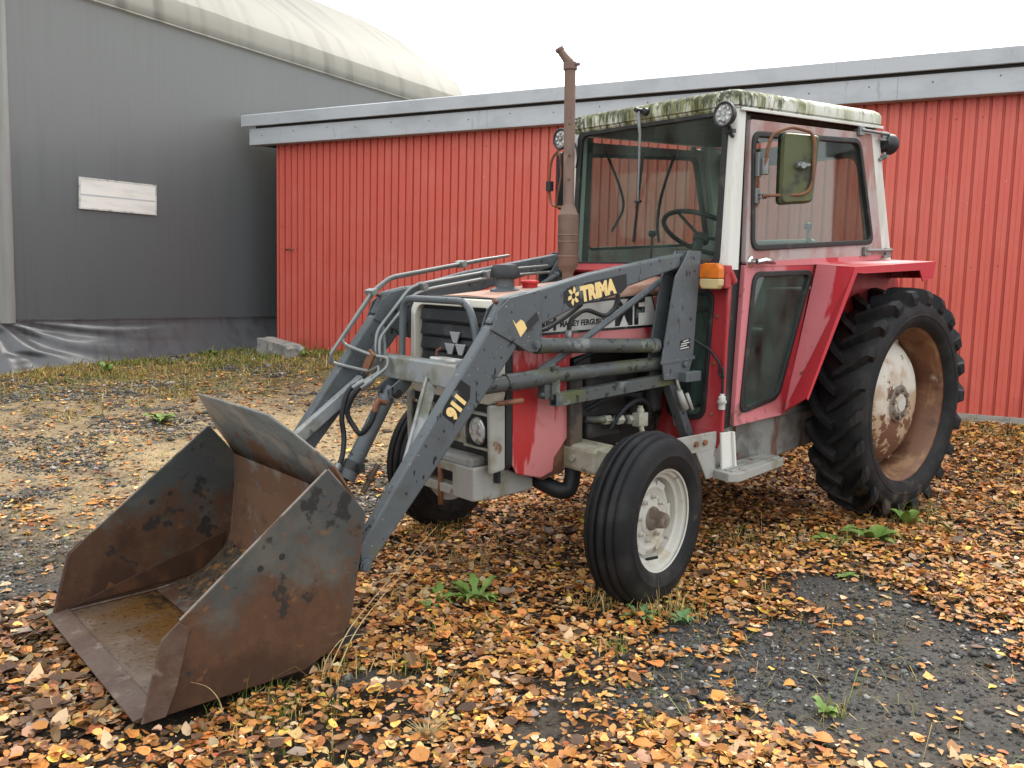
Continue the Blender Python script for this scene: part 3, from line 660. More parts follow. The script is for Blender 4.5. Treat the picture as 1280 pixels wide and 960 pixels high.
# roof: eave roll, pleated slope up to the ridge
prof = [(.035, 4.50), (.050, 4.53), (.048, 4.62), (.030, 4.74), (0, 4.83), (-.22, 5.17), (-.98, 5.68), (-1.58, 6.09), (-2.6, 6.63), (-3.8, 7.08), (-5.4, 7.45), (-7.0, 7.62)]
us = np.linspace(-12, 5.3, 420)
def roofv(ulist, pr, wob):
    V = []; 
    for u_ in ulist:
        pl = (abs(((u_ * 1.0) % 1.0) - .5) * 2)
        for j, (yy, z) in enumerate(pr):
            dz = -wob * (1 - pl ** 6) * (1 if j > 4 else .15) + .025 * (vnoise(np.array(u_ * 1.7), np.array(yy * .8), 1, 71, 2) - .5) * (1 if j > 1 else 0)
            V.append((u_, yy, z + float(dz)))
    n = len(pr); F = [(i * n + j, (i + 1) * n + j, (i + 1) * n + j + 1, i * n + j + 1) for i in range(len(ulist) - 1) for j in range(n - 1)]
    return V, F
b = MB(); b.add(*roofv(us, prof[4:], .05), 0, True); b.build('roof_cover', mRoofF, hall)
b = MB(); b.add(*roofv(np.linspace(-12, 5.3, 160), prof[:5], .02), 0, True); b.build('eave_roll', mRoofF, hall)
b = MB(); b.tube([(-12, .045, 4.492), (5.3, .045, 4.492)], .014, 8); b.build('eave_rope', mRoofF, hall)
# back half and gable so the hall is a closed volume; unseen block added inside to shade the lower wall
b = MB(); b.add([(-12, -7, 7.62), (5.3, -7, 7.62), (5.3, -14, 4.83), (-12, -14, 4.83), (-12, -14, 0), (5.3, -14, 0)], [(0, 1, 2, 3), (3, 2, 5, 4)]); b.build('rear_cover', mRoofF, hall)
gp = [(0, -.2)] + [(p[0], p[1]) for p in prof[4:]] + [(-14, 4.83), (-14, -.2)]
for u_ in (5.26, -12):
    b = MB(); b.add([(u_, p[0], p[1]) for p in gp], [tuple(range(len(gp)))]); b.build('gable_cover', mRoofF, hall)
b = MB(); b.prism([(-11.5, 0), (5.0, 0), (5.0, 3.75), (.2, 3.70), (-1.2, 3.30), (-3.0, 2.95), (-11.5, 2.9)], 'y', -.75, -4.4); b.build('unseen_shade_block', mDarkGap, hall)

# concrete block
mConc = pmat('old_concrete', (0.30, 0.29, 0.26), 0.9, layers=[dict(c=(0.16, 0.155, 0.14), s=7, lo=.45, hi=.65, m=.8), dict(c=(0.12, 0.125, 0.06), s=4, lo=.55, hi=.7, m=.6)], bump=.5, bscale=35)
b = MB()
import mathutils
bm = bmesh.new(); bmesh.ops.create_cube(bm, size=1); bmesh.ops.subdivide_edges(bm, edges=bm.edges, cuts=7, use_grid_fill=True)
for v in bm.verts:
    p = Vector((v.co.x * .66, v.co.y * .24, v.co.z * .24)); d = mathutils.noise.noise(p * 9) * .012 + mathutils.noise.noise(p * 23) * .006
    v.co = p + p.normalized() * d
    if p.x > .25 and p.z > .06: v.co.z -= .03 * (p.x - .2) / .1 * (1 + mathutils.noise.noise(p * 14))
me = bpy.data.meshes.new('concrete_block'); bm.to_mesh(me); bm.free(); me.materials.append(mConc)
o = bpy.data.objects.new('concrete_block', me); COL.objects.link(o)
o.location = (0.12, -7.22, float(gz(.12, -7.22)) + .06); o.rotation_euler = (R(3), R(7), R(101))
tag(o, 'broken grey concrete block lying in the grass at the corner of the red shed', 'concrete block')

# ------------------------------------------------------------------ tractor (local frame: x forward from the rear axle, y to its left, z up)
TR = Matrix(((.99930, 0, .0374), (-.0002, .99994, .0106), (-.0374, -.0106, .99924)))
tractor = thing('tractor', 'old faded red and white cab tractor with grey front loader and rusty bucket', 'tractor')
tractor.rotation_euler = TR.to_euler()
T = tractor

# ---- wheels
def tyre_carcass(prof, n, c=(0, 0, 0)):
    b = MB(); b.lathe(prof, c, 'y', n); return b
def rear_wheel(side):
    s = side
    L = Vector((0, s * .764, .685))
    rim = MB(); prof = [(.120, .458), (.124, .468), (.118, .470), (.108, .452), (.096, .438), (.06, .425), (.02, .405), (-.04, .395), (-.09, .41), (-.11, .44), (-.122, .468)]
    rim.lathe([(a * s, r) for a, r in prof], (0, 0, 0), 'y', 72)
    rim.lathe([(a * s, r + .004) for a, r in prof[::-1]], (0, 0, 0), 'y', 72)
    w_ = rim.build('rear_wheel', mRim, T); w_.location = L
    t = MB()
    half = [(.118, .456), (.140, .470), (.156, .505), (.158, .545), (.150, .585), (.132, .608), (.10, .622), (.05, .632)]
    t.lathe([(a * s, r) for a, r in half] + [(0, .634)] + [(-a * s, r) for a, r in half[::-1]], (0, 0, 0), 'y', 88)
    t.lathe([(.1575 * s, .520), (.1605 * s, .524), (.1605 * s, .530), (.1575 * s, .534)], (0, 0, 0), 'y', 88)
    N = 22
    st = [(-.014, -.01, .019, .684), (.03, .035, .021, .686), (.08, .10, .023, .685), (.125, .185, .027, .681), (.152, .228, .034, .670), (.166, .240, .036, .636), (.162, .244, .024, .596)]
    for sd in (1, -1):
        for k in range(N):
            ph0 = 2 * math.pi * (k + (.5 if sd < 0 else 0)) / N + .05
            V = []
            for a, dph, hw, rtop in st:
                rb = .620 if a < .12 else (.595 if a < .155 else .580)
                if a == .160: rb = .578
                for (dh, rr) in ((-1.25, rb), (-.85, rtop), (.85, rtop), (1.45, rb)):
                    ph = ph0 + dph + dh * hw / .66
                    aa = a if rr == rtop or a < .14 else a - .02
                    V.append((rr * math.cos(ph), sd * aa, rr * math.sin(ph)))
            F = [(4 * i + j, 4 * i + j + 1, 4 * i + j + 5, 4 * i + j + 4) for i in range(len(st) - 1) for j in range(3)]
            F += [(0, 1, 2, 3), tuple(4 * (len(st) - 1) + j for j in range(4))]
            t.add(V, F, 0, False)
    o = t.build('tyre', mRubber, w_)
    d = MB(); d.lathe([(a * s, r) for a, r in [(.070, .0005), (.070, .050), (.066, .058), (.060, .060), (.060, .105), (.052, .112), (.050, .135), (.056, .160), (.050, .21), (.036, .26), (.010, .315), (-.03, .36), (-.065, .388), (-.075, .402), (-.095, .404)]], (0, 0, 0), 'y', 56)
    for k in range(8):
        a = 2 * math.pi * (k + .5) / 8; d.box((.395 * math.cos(a), -.06 * s, .395 * math.sin(a)), (.05, .012, .05), Matrix.Rotation(-a, 3, 'Y'))
    d.build('wheel_disc', mDisc, w_)
    for k in range(8):
        a = 2 * math.pi * k / 8 + .2
        n_ = MB(); n_.lathe([(.058 * s, .016), (.068 * s, .016), (.068 * s, .013), (.080 * s, .013), (.082 * s, .0005)], (.083 * math.cos(a), 0, .083 * math.sin(a)), 'y', 8, 0, False)
        n_.build('wheel_nut', mHub, w_)
    h = MB(); h.lathe([(.070 * s, .048), (.078 * s, .046), (.079 * s, .0005)], (0, 0, 0), 'y', 24); h.build('hub_cap', mRimW, w_)
    h = MB(); h.lathe([(.0605 * s, .060), (.0625 * s, .062), (.0625 * s, .104), (.0600 * s, .112)], (0, 0, 0), 'y', 40); h.build('nut_ring', mHub, w_)
    return w_
rear_wheel(1); rear_wheel(-1)

def front_wheel(side):
    s = side
    L = Vector((2.186, s * .771, .385))
    r_ = MB(); prof = [(.086, .222), (.090, .230), (.084, .232), (.076, .222), (.070, .208), (.052, .200), (.045, .186), (.020, .182), (-.02, .180), (-.05, .186), (-.08, .215), (-.088, .230)]
    r_.lathe([(a * s, r) for a, r in prof], (0, 0, 0), 'y', 56); r_.lathe([(a * s, r + .004) for a, r in prof[::-1]], (0, 0, 0), 'y', 56)
    w_ = r_.build('front_wheel', mRimW, T); w_.location = L; w_.rotation_euler = (0, 0, .187)
    t = MB()
    hp = [(.084, .224), (.098, .238), (.107, .262), (.110, .285), (.1115, .288), (.1115, .291), (.1095, .294), (.106, .322), (.099, .343), (.092, .356), (.084, .363), (.078, .366), (.068, .3665), (.064, .361), (.060, .3615), (.055, .374), (.046, .380), (.036, .3815), (.030, .378), (.025, .364), (.020, .364), (.014, .381), (.008, .3865), (.0, .388)]
    t.lathe([(a * s, r) for a, r in hp] + [(-a * s, r) for a, r in hp[::-1][1:]], (0, 0, 0), 'y', 80)
    o = t.build('tyre', mRubber, w_)
    d = MB(); d.lathe([(a * s, r) for a, r in [(.030, .0005), (.030, .055), (.028, .075), (.020, .080), (.014, .105), (.022, .125), (.030, .140), (.022, .155), (.010, .172), (.004, .183)]], (0, 0, 0), 'y', 48)
    for k in range(6):
        a = 2 * math.pi * k / 6; d.box((.150 * math.cos(a), .024 * s, .150 * math.sin(a)), (.034, .012, .07), Matrix.Rotation(-a, 3, 'Y'))
    d.build('wheel_disc', mRimW, w_, .003)
    for k in range(8):
        a = 2 * math.pi * k / 8 + .2
        n_ = MB(); n_.lathe([(.014 * s, .013), (.030 * s, .012), (.034 * s, .009), (.044 * s, .008), (.045 * s, .0005)], (.098 * math.cos(a), 0, .098 * math.sin(a)), 'y', 8, 0, False)
        n_.build('wheel_nut', mRimW, w_)
    h = MB(); h.lathe([(.02 * s, .056), (.040 * s, .052), (.056 * s, .040), (.074 * s, .038), (.100 * s, .033), (.104 * s, .027), (.105 * s, .0005)], (0, 0, 0), 'y', 24); h.build('hub_cap', mHub, w_)
    v = MB(); v.tube([(.05, .035 * s, -.175), (.045, .075 * s, -.160), (.042, .088 * s, -.155)], .007, 8); v.build('valve_stem', mBlack, w_)
    return w_
front_wheel(1); front_wheel(-1)

# ---- chassis, engine, axle
b = MB(); b.box((.62, 0, .545), (1.25, .74, .25)); b.box((.1, 0, .66), (.5, .8, .34)); b.build('transmission', mTrans, T, .03)
for s in (-1, 1):
    b = MB(); b.prism([(1.36, .665), (-.05, .665), (-.05, .46), (.30, .452), (.96, .40), (1.36, .40)], 'y', s * .36, s * .50)
    tk = b.build('side_tank', mTrans, T, .012)
b = MB(); b.bar((1.02, .506, .64), (1.02, .506, .43), .012, .016); b.bar((.60, .504, .655), (.60, .504, .46), .012, .010); b.bar((1.30, .506, .64), (1.30, .506, .43), .01, .012); b.build('tank_strap', mTrans, tk)['kind'] = 'stuff'
b = MB(); b.tube([(1.19, .515, .64), (1.19, .515, .50), (1.16, .515, .49), (1.16, .515, .44), (1.21, .515, .44), (1.21, .515, .50)], .008, 6); b.build('drain_pipe', mRust, tk)
eng = MB()
eng.box((1.85, 0, .86), (.80, .36, .58)); eng.box((1.85, 0, .60), (.90, .30, .18)); eng.box((1.9, .20, .82), (.46, .10, .30)); eng.box((2.25, 0, .80), (.10, .50, .60))
eng.lathe([(-.10, .06), (.10, .06), (.11, .0005)], (2.02, .27, .92), 'x', 16); eng.lathe([(-.05, .045), (.05, .045)], (1.72, .27, .80), 'z', 14)
eng.lathe([(-.09, .0005), (-.09, .052), (.09, .052), (.09, .0005)], (1.62, .30, .84), 'z', 16)
eng.box((1.98, .26, .70), (.24, .10, .10)); eng.box((1.5, .24, .98), (.22, .06, .28)); eng.box((2.12, .27, 1.0), (.10, .06, .22))
e = eng.build('engine', mEngine, T, .012)
for (pts, r, m) in (([(2.14, .33, .76), (1.86, .36, .73)], .017, mGreyM), ([(2.10, .30, .80), (2.0, .36, .86), (1.86, .37, .87), (1.72, .36, .80), (1.68, .34, .72)], .013, mHose), ([(1.98, .35, .70), (1.92, .38, .80), (1.80, .38, .84), (1.70, .36, .78)], .012, mHose),
                   ([(2.2, .30, 1.04), (2.0, .30, 1.10), (1.75, .28, 1.06)], .016, mHose), ([(1.62, .33, 1.06), (1.60, .34, .9), (1.64, .33, .75)], .012, mRust), ([(2.05, .33, .96), (1.9, .35, .98), (1.6, .34, .97)], .008, mGreyM), ([(1.55, .33, 1.0), (1.50, .35, .8), (1.48, .36, .66)], .020, mTrans)):
    b = MB(); b.tube(pts, r, 10, 0, .06); b.build('hose' if m is mHose else 'fuel_pipe', m, e)
b = MB()
for q in ((2.0, .34, .745), (1.86, .37, .735), (1.93, .36, .74)): b.lathe([(-.02, .024), (.02, .024), (.021, .0005)], q, 'x', 6, 0, False)
b.build('pipe_union', mAxle, e)['kind'] = 'stuff'
b = MB(); b.box((1.82, .40, .735), (.066, .05, .068)); b.lathe([(.04, .020), (.06, .020), (.062, .014), (.075, .014), (.076, .0005)], (1.82, .40, .728), 'z', 12); b.build('filter_bowl', mAxle, e, .006)
b = MB()
for s in (1, -1): b.prism([(2.12, .535), (2.26, .535), (2.26, .655), (2.12, .665)], 'y', s * .10, s * .52)
b.box((2.19, 0, .60), (.16, .3, .15))
ax = b.build('front_axle', mAxle, T, .018)
for s in (1, -1):
    b = MB(); b.tube([(2.19, s * .60, .66), (2.19, s * .60, .30)], .035, 14); b.tube([(2.19, s * .60, .36), (2.175, s * .72, .385)], .03, 12); b.box((2.19, s * .50, .60), (.10, .14, .10)); b.tube([(2.02, s * .60, .70), (2.19, s * .60, .68)], .018, 8); b.build('steering_knuckle', mAxle, ax)
    b = MB(); b.tube([(2.02, s * .60, .70), (1.75, s * .34, .70)], .013, 8); b.build('steering_rod', mAxle, ax)
b = MB()
for (x_, z) in ((2.235, .615), (2.15, .60)):
    for s in (1, -1): b.lathe([(0, .018), (s * .012, .018), (s * .014, .0005)], (2.262, s * (.20 if x_ > 2.2 else .38), z), 'x', 10)
b.build('axle_bolt', mAxle, ax)['kind'] = 'stuff'
# loader subframe uprights that bend forward under the radiator
for s in (1, -1):
    b = MB(); b.bar((2.225, s * .335, 1.02), (2.215, s * .335, .56), .045, .080, (1, 0, 0)); sf = b.build('subframe_upright', mUpr, T, .006)
    b = MB(); b.tube([(2.215, s * .33, .62), (2.212, s * .33, .50), (2.235, s * .33, .425), (2.28, s * .30, .425), (2.33, s * .20, .47), (2.36, s * .05, .52)], .040, 12, 0, .06); b.build('radiator_hose', mHose, sf)

# ---- front bumper frame
b = MB()
o_ = [(-.265, .445), (.265, .445), (.265, .595), (-.265, .595)]; i_ = [(-.20, .488), (.10, .488), (.10, .555), (-.20, .555)]
# front plate with a slot
b.ring(o_, i_, lambda p: (2.765, p[0], p[1]), lambda p: (2.735, p[0], p[1]))
for s in (1, -1): b.prism([(2.764, .446), (2.765, .60), (2.65, .600), (2.41, .505), (2.41, .448), (2.66, .437)], 'y', s * .266, s * .241)
bp_ = b.build('bumper', mSilver, T, .010, seg=3)
b = MB(); b.tube([(2.755, .0, .60), (2.755, .0, .38)], .014, 10); b.build('hitch_pin', mRust, bp_)
b = MB(); b.box((2.69, 0, .612), (.13, .46, .05)); b.build('front_weight', mTrans, T, .015)
b = MB(); b.box((2.60, 0, .545), (.22, .44, .12)); b.build('front_support', mEngine, T, .01)

# ---- bonnet, grille, lamps
b = MB()
NS = 8
def topz(x_): return 1.345 + (2.60 - x_) * .078
st_x = np.linspace(2.595, 1.42, NS)
sec = lambda zt: [(-.330, zt - .075), (-.326, zt - .045), (-.308, zt - .018), (-.275, zt - .005), (-.15, zt + .006), (0, zt + .010), (.15, zt + .006), (.275, zt - .005), (.308, zt - .018), (.326, zt - .045), (.330, zt - .075)]
V = [];
for x_ in st_x: V += [(x_, y, z) for y, z in sec(topz(x_))]
n = 11; F = [(i * n + j, i * n + j + 1, (i + 1) * n + j + 1, (i + 1) * n + j) for i in range(NS - 1) for j in range(n - 1)]
b.add(V, F, 0, True); b.add([V[i] for i in range(n)] + [(2.595, 0, 1.25)], [tuple(range(n))])
bt = b.build('bonnet', mBonnet, T); bt.modifiers.new('solid', 'SOLIDIFY').thickness = .006
for s in (1, -1):
    b = MB()
    up_ = [(2.592, topz(2.592) - .077), (1.42, topz(1.42) - .077), (1.42, 1.10), (2.00, 1.10), (2.24, 1.06), (2.24, .70), (2.335, .60), (2.345, .535), (2.42, .515), (2.565, .555), (2.592, .60)]
    b.prism(up_, 'y', s * .331, s * .318)
    b.build('side_panel', mRed, bt, .006)
    b = MB(); b.prism([(2.36, .62), (2.26, .70), (2.26, .52), (2.40, .50)], 'y', s * .315, s * .27); b.build('panel_bracket', mRust, bt)
# rubber seal and cream cowl round the grille
def arch(y, z0, zt, r): return rpoly([(-y, z0), (y, z0), (y, zt), (-y, zt)], r, 5)
b = MB(); b.ring(arch(.332, .575, 1.349, .05), arch(.300, .60, 1.320, .04), lambda p: (2.632, p[0], p[1]), lambda p: (2.597, p[0], p[1])); b.build('bonnet_seal', mSeal, T)
b = MB(); b.ring(arch(.331, .88, 1.342, .06), arch(.288, .93, 1.305, .05), lambda p: (2.70 - .03 * max(0, (p[1] - 1.25) / .09), p[0], p[1]), lambda p: (2.634, p[0], p[1]))
cw = b.build('grille_cowl', mCream, T, .008, seg=3)
for s in (1, -1):
    b = MB(); b.prism(rpoly([(2.634, .585), (2.72, .575), (2.725, .885), (2.634, .885)], .015), 'y', s * .331, s * .305); b.build('cowl_side', mSilver, cw, .01)
b = MB(); b.box((2.645, 0, .92), (.015, .60, .80)); gr = b.build('grille', mBlack, T)
for k in range(5):
    z = .985 + k * .068
    b = MB(); b.add([(2.676, -.262, z - .024), (2.676, .262, z - .024), (2.680, .262, z - .018), (2.680, -.262, z - .018), (2.668, -.262, z + .030), (2.668, .262, z + .030), (2.655, -.262, z + .034), (2.655, .262, z + .034)], [(0, 1, 2, 3), (3, 2, 5, 4), (4, 5, 7, 6)])
    b.build('grille_slat', mBlack, gr).modifiers.new('s', 'SOLIDIFY').thickness = .004
# emblem: three chrome trapezoids
b = MB()
def trap(cx, cz, sx, sz): return [(cx - sx, cz + sz), (cx + sx, cz + sz), (cx + sx * .33, cz - sz), (cx - sx * .33, cz - sz)]
for (cx, cz) in ((.030, 1.164), (-.010, 1.108), (.072, 1.110)):
    q = trap(cx, cz, .040, .026); b.plate(q, lambda p: (2.694, p[0], p[1]), lambda p: (2.682, p[0], p[1]))
b.build('emblem', mEmb, gr, .004)
# headlamp panel and lamps
b = MB(); b.box((2.66, 0, .765), (.06, .60, .23)); b.box((2.665, 0, .64), (.02, .5, .06)); hp_ = b.build('lamp_panel', mEngine, T)
for s in (1, -1):
    b = MB(); b.ring(arch_ := [(s * .125, .675), (s * .312, .675), (s * .312, .842), (s * .125, .842)], [(s * .135, .686), (s * .302, .686), (s * .302, .831), (s * .135, .831)], lambda p: (2.715, p[0], p[1]), lambda p: (2.688, p[0], p[1]), 0)
    hl = b.build('headlight', mSilver, T, .003)
    b = MB(); b.box((2.694, s * .2185, .7585), (.014, .17, .148)); b.lathe([(.70 - .693, .075), (.712 - .693, .074), (.714 - .693, .066), (.70 - .693, .062)], (2.694, s * .2185, .757), 'x', 32); b.build('lamp_surround', mBlack, hl)
    b = MB(); b.lathe([(.008, .066), (.018, .055), (.024, .035), (.027, .0005)], (2.694, s * .2185, .757), 'x', 32); b.build('lens', mLens, hl)
    b = MB(); b.box((2.69, s * .07, .76), (.012, .10, .155)); b.build('lamp_plate', mSilver, hp_)
# white lamp/box on the grille
b = MB(); b.box((2.735, .03, 1.045), (.06, .20, .055)); wb = b.build('sensor_box', mPaperW, T, .006)
b = MB(); b.tube([(2.735, -.05, 1.06), (2.735, -.05, 1.10), (2.725, -.02, 1.115)], .007, 8); b.build('bracket', mRust, wb)
# bonnet fittings
b = MB(); b.lathe([(-.03, .075), (.0, .072), (.012, .046), (.075, .044)], (2.365, 0, 1.378), 'z', 28); pc = b.build('air_intake', mGrey, T)
b = MB(); b.lathe([(.060, .0005), (.058, .066), (.056, .071), (.068, .073), (.100, .068), (.118, .055), (.124, .0005)], (2.365, 0, 1.378), 'z', 28); b.build('intake_cap', mBlack, pc)
b = MB(); b.lathe([(0, .038), (.018, .038), (.018, .046), (.030, .047), (.036, .040), (.038, .0005)], (2.205, 0, 1.385), 'z', 24); b.build('filler_cap', mCapR, T, .002)
ex = MB(); ex.lathe([(-.10, .030), (.02, .030), (.03, .036), (.055, .052), (.06, .055), (.32, .054), (.325, .049), (.365, .033), (.375, .029), (1.085, .0285), (1.085, .025), (.9, .025)], (1.865, -.085, 1.435), 'z', 28)
exo = ex.build('exhaust', mExh, T)
b = MB()
for zz in (.10, .175, .21): b.lathe([(zz, .0545), (zz + .003, .0570), (zz + .007, .0570), (zz + .010, .0545)], (1.865, -.085, 1.435), 'z', 28)
for k in range(14):
    a = k * 2 * math.pi / 14; b.lathe([(0, .004), (.004, .003), (.0045, .0003)], (1.865 + .0545 * math.cos(a), -.085 + .0545 * math.sin(a), 1.735), 'z', 6)
for zz in (.50, .62, .78): b.box((1.865 + .02, -.085 + .022, 1.435 + zz), (.012, .012, .010))
b.build('muffler_seam', mExh, exo)['kind'] = 'stuff'
b = MB(); b.lathe([(1.045, .030), (1.047, .036), (1.080, .036), (1.082, .029)], (1.865, -.085, 1.435), 'z', 20); b.tube([(1.862, -.06, 2.505), (1.846, -.035, 2.505)], .009, 8); b.tube([(1.868, -.088, 2.515), (1.885, -.104, 2.545), (1.898, -.116, 2.568), (1.904, -.122, 2.580)], [.026, .020, .019, .019], 14); b.tube([(1.902, -.120, 2.575), (1.907, -.125, 2.588)], .023, 14)
b.build('rain_flap', mExh, exo)

# ---- maker's plates on the bonnet sides (near side lettered)
for s in (1, -1):
    pl = [(2.58, 1.178), (1.655, 1.186), (1.618, 1.20), (1.68, 1.352), (2.0, 1.338), (2.58, 1.30)]
    b = MB(); b.prism(pl, 'y', s * .3325, s * .336); po = b.build('maker_plate', mDecalB, T)
    b = MB(); b.prism(offset(pl, -.012), 'y', s * .3365, s * .3385); b.build('plate_face', mPlate, po)
    if s > 0:
        text('lettering', 'MF', .185, (1.955, .3392, 1.207), (-1, 0, .01), (0, 0, 1), mDecalB, po, .007, .95)
        text('lettering', 'MASSEY FERGUSON', .037, (2.318, .3392, 1.213), (-1, 0, .02), (0, 0, 1), mDecalB, po, .0012, .98)
        text('lettering', '5H', .095, (2.455, .3392, 1.202), (-1, 0, .0), (0, 0, 1), mDecalB, po, .004, 1)

# ---- loader
YO, YI = .485, .425
boom = rpoly([(2.835, 1.255), (3.06, .975), (3.487, .425), (3.492, .36), (3.455, .333), (3.405, .385), (2.700, 1.150), (2.70, 1.262)], .02, 2)
upper = [(2.74, 1.366), (2.58, 1.392), (2.256, 1.462), (1.62, 1.556), (1.575, 1.50), (2.279, 1.334), (2.60, 1.226), (2.70, 1.200)]
for s in (1, -1):
    b = MB(); b.prism(boom, 'y', s * YO, s * YI); arm = b.build('loader_arm', mGrey, T, .010, seg=3)
    b = MB(); b.prism(upper, 'y', s * (YO - .003), s * (YI + .001)); b.build('upper_beam', mGrey, arm, .010, seg=3)
    for (y0, y1) in ((YO + .0085, YO + .0005), (YI - .0085, YI - .0005)):
        b = MB(); b.prism([(2.846, 1.232), (2.812, 1.315), (2.748, 1.362), (2.585, 1.391), (2.570, 1.262), (2.566, 1.165), (2.590, 1.128), (2.640, 1.128), (2.705, 1.163)], 'y', s * y0, s * y1)
        b.build('knee_plate', mGrey, arm, .003)
    b = MB(); b.add([(2.842, s * .43, 1.255), (2.842, s * .48, 1.255), (2.775, s * .48, 1.362), (2.775, s * .43, 1.362), (2.63, s * .48, 1.39), (2.63, s * .43, 1.39), (2.75, s * .48, 1.25), (2.75, s * .43, 1.25)], [(0, 1, 2, 3), (3, 2, 4, 5), (5, 4, 6, 7), (7, 6, 1, 0), (1, 2, 4, 6), (0, 3, 5, 7)]); b.build('knee_cap', mGrey, arm, .012, seg=3)
    for (px, pz, r) in ((2.600, 1.158, .020), (3.458, .372, .026), (1.560, 1.535, .014)):
        b = MB(); b.lathe([(s * (YO + .004), r), (s * (YO + .016), r), (s * (YO + .017), r * .72), (s * (YO + .023), r * .70), (s * (YO + .024), .0005)], (px, 0, pz), 'y', 18); b.build('pivot_pin', mGrey, arm)
    b = MB(); b.tube([(2.79, s * .455, 1.345), (2.805, s * .455, 1.352)], .010, 8); b.build('grease_nipple', mRust, arm)
    # mast: two side plates, back plate, foot leg
    ms = [(1.600, 1.568), (1.508, 1.566), (1.527, 1.303), (1.546, 1.040), (1.585, .933), (1.764, .936), (1.786, 1.036), (1.702, 1.440), (1.66, 1.49)]
    b = MB()
    b.prism(ms, 'y', s * (YO + .018), s * (YO + .008)); b.prism(ms, 'y', s * (YI - .008), s * (YI - .018))
    b.prism([(1.508, 1.566), (1.52, 1.566), (1.556, 1.04), (1.546, 1.04)], 'y', s * (YO + .0078), s * (YI - .0078))
    mast = b.build('loader_mast', mGrey, T, .003)
    b = MB(); b.prism([(1.54, 1.045), (1.80, 1.035), (1.80, 1.018), (1.54, 1.028)], 'y', s * (YO + .024), s * (YO + .0185)); b.build('mast_rib', mGrey, mast)
    b = MB(); b.bar((1.68, s * .44, .95), (1.50, s * .44, .62), .05, .06, (0, 1, 0)); b.build('mast_leg', mGrey, mast, .006)
    b = MB(); b.box((1.59, s * .52, .945), (.12, .05, .05)); b.lathe([(s * .0, .016), (s * .014, .016), (s * .015, .0005)], (1.615, s * .506, 1.005), 'y', 10); b.build('latch_block', mGrey, mast, .004)
    b = MB(); b.tube([(1.66, s * .49, .94), (1.64, s * .50, .87)], .008, 8); b.tube([(1.645, s * .50, .875), (1.60, s * .505, .78)], [.014, .022], 10); b.tube([(1.61, s * .52, .86), (1.575, s * .53, .775)], .009, 8); b.build('locking_lever', mSilver, mast)
    # lift cylinder
    b = MB(); b.tube([(2.56, s * .452, 1.150), (1.78, s * .452, 1.105)], .034, 20); b.tube([(1.82, s * .452, 1.108), (1.775, s * .452, 1.105)], .038, 20); b.tube([(2.565, s * .452, 1.150), (2.53, s * .452, 1.148)], .037, 20); cy = b.build('lift_cylinder', mGreyM, T)
    b = MB(); b.tube([(1.79, s * .452, 1.106), (1.70, s * .452, 1.10)], .018, 14); b.build('piston_rod', mChrome, cy)
    # linkage rod
    b = MB(); b.tube([(2.47, s * .40, 1.035), (2.22, s * .40, 1.158), (1.64, s * .40, 1.445)], .016, 12); b.tube([(1.63, s * .40, 1.45), (1.53, s * .405, 1.50)], .022, 12); b.tube([(2.50, s * .40, 1.02), (2.42, s * .40, 1.055)], .024, 12); b.tube([(1.665, s * .40, 1.433), (1.655, s * .40, 1.438)], .021, 12); b.build('link_rod', mGrey, T)
    # push tube and socket tube of the subframe
    b = MB(); b.tube([(2.83, s * .40, .985), (2.42, s * .42, 1.005), (1.60, s * .44, 1.015)], .034, 16); b.tube([(2.70, s * .405, .992), (2.44, s * .419, 1.004)], .040, 16); pt = b.build('push_tube', mGreyM, T)
    b = MB(); b.tube([(2.74, s * .40, .905), (2.62, s * .43, .912)], .012, 10); b.build('stop_pin', mRust, pt)
    b = MB(); q = [(-.024, -.028), (.024, -.028), (.024, .028), (-.024, .028)]; q2 = [(a * .80, c * .82) for a, c in q]
    yc = s * .45
    b.ring(q, q2, lambda p: (2.46, yc + p[0], .900 + p[1]), lambda p: (1.62, yc + p[0], .934 + p[1]))
    so = b.build('socket_tube', mGreyM, T, .002)
    b = MB(); b.box((2.44, s * .444, .975), (.05, .012, .15)); b.box((2.475, s * .415, .945), (.05, .05, .08)); b.tube([(2.50, s * .43, .925), (2.52, s * .435, .925)], .012, 8); b.build('socket_bracket', mGreyM, so, .003)
# decals on the near arm
A0 = Vector((2.425, .4872, 1.318)); DX = Vector((-.987, 0, .165)).normalized(); DZ = Vector((.165, 0, .987)).normalized()
def onarm(u, v): p = A0 + DX * u + DZ * v; return (p.x, p.z)
near_arm = [o for o in tractor.children if o.name.startswith('loader_arm')][0]
b = MB(); b.prism([onarm(*q) for q in ((.0, .02), (.03, -.015), (.36, -.012), (.405, .01), (.41, .072), (.05, .080), (.0, .06))], 'y', .4825, .4836); dc = b.build('maker_decal', mDecalB, near_arm)
o = text('lettering', 'TRIMA', .088, A0 + DX * .105 + DZ * .002 + Vector((0, -.0034, 0)), DX, DZ, mYellow, near_arm, .0058, .86)
b = MB()
c0 = A0 + DX * .058 + DZ * .034
for k in range(6):
    a = k * math.pi / 3
    q = []
    for (r, da) in ((.013, -.35), (.030, -.10), (.038, .30), (.027, .45), (.013, .62)):
        u, v = r * math.cos(a + da), r * 1.15 * math.sin(a + da); p = c0 + DX * u + DZ * v; q.append((p.x, p.z))
    b.prism(q, 'y', .4837, .4846)
b.build('emblem', mYellow, near_arm)
B0 = Vector((3.022, .4855, .868)); EX = Vector((-.665, 0, .845)).normalized(); EZ = Vector((.845, 0, .665)).normalized()
b = MB(); b.prism([((B0 + EX * u + EZ * v).x, (B0 + EX * u + EZ * v).z) for u, v in ((-.012, .004), (-.012, .080), (.02, .090), (.150, .088), (.155, .03), (.115, .002))], 'y', .4852, .4862); b.build('number_decal', mDecalB, near_arm)
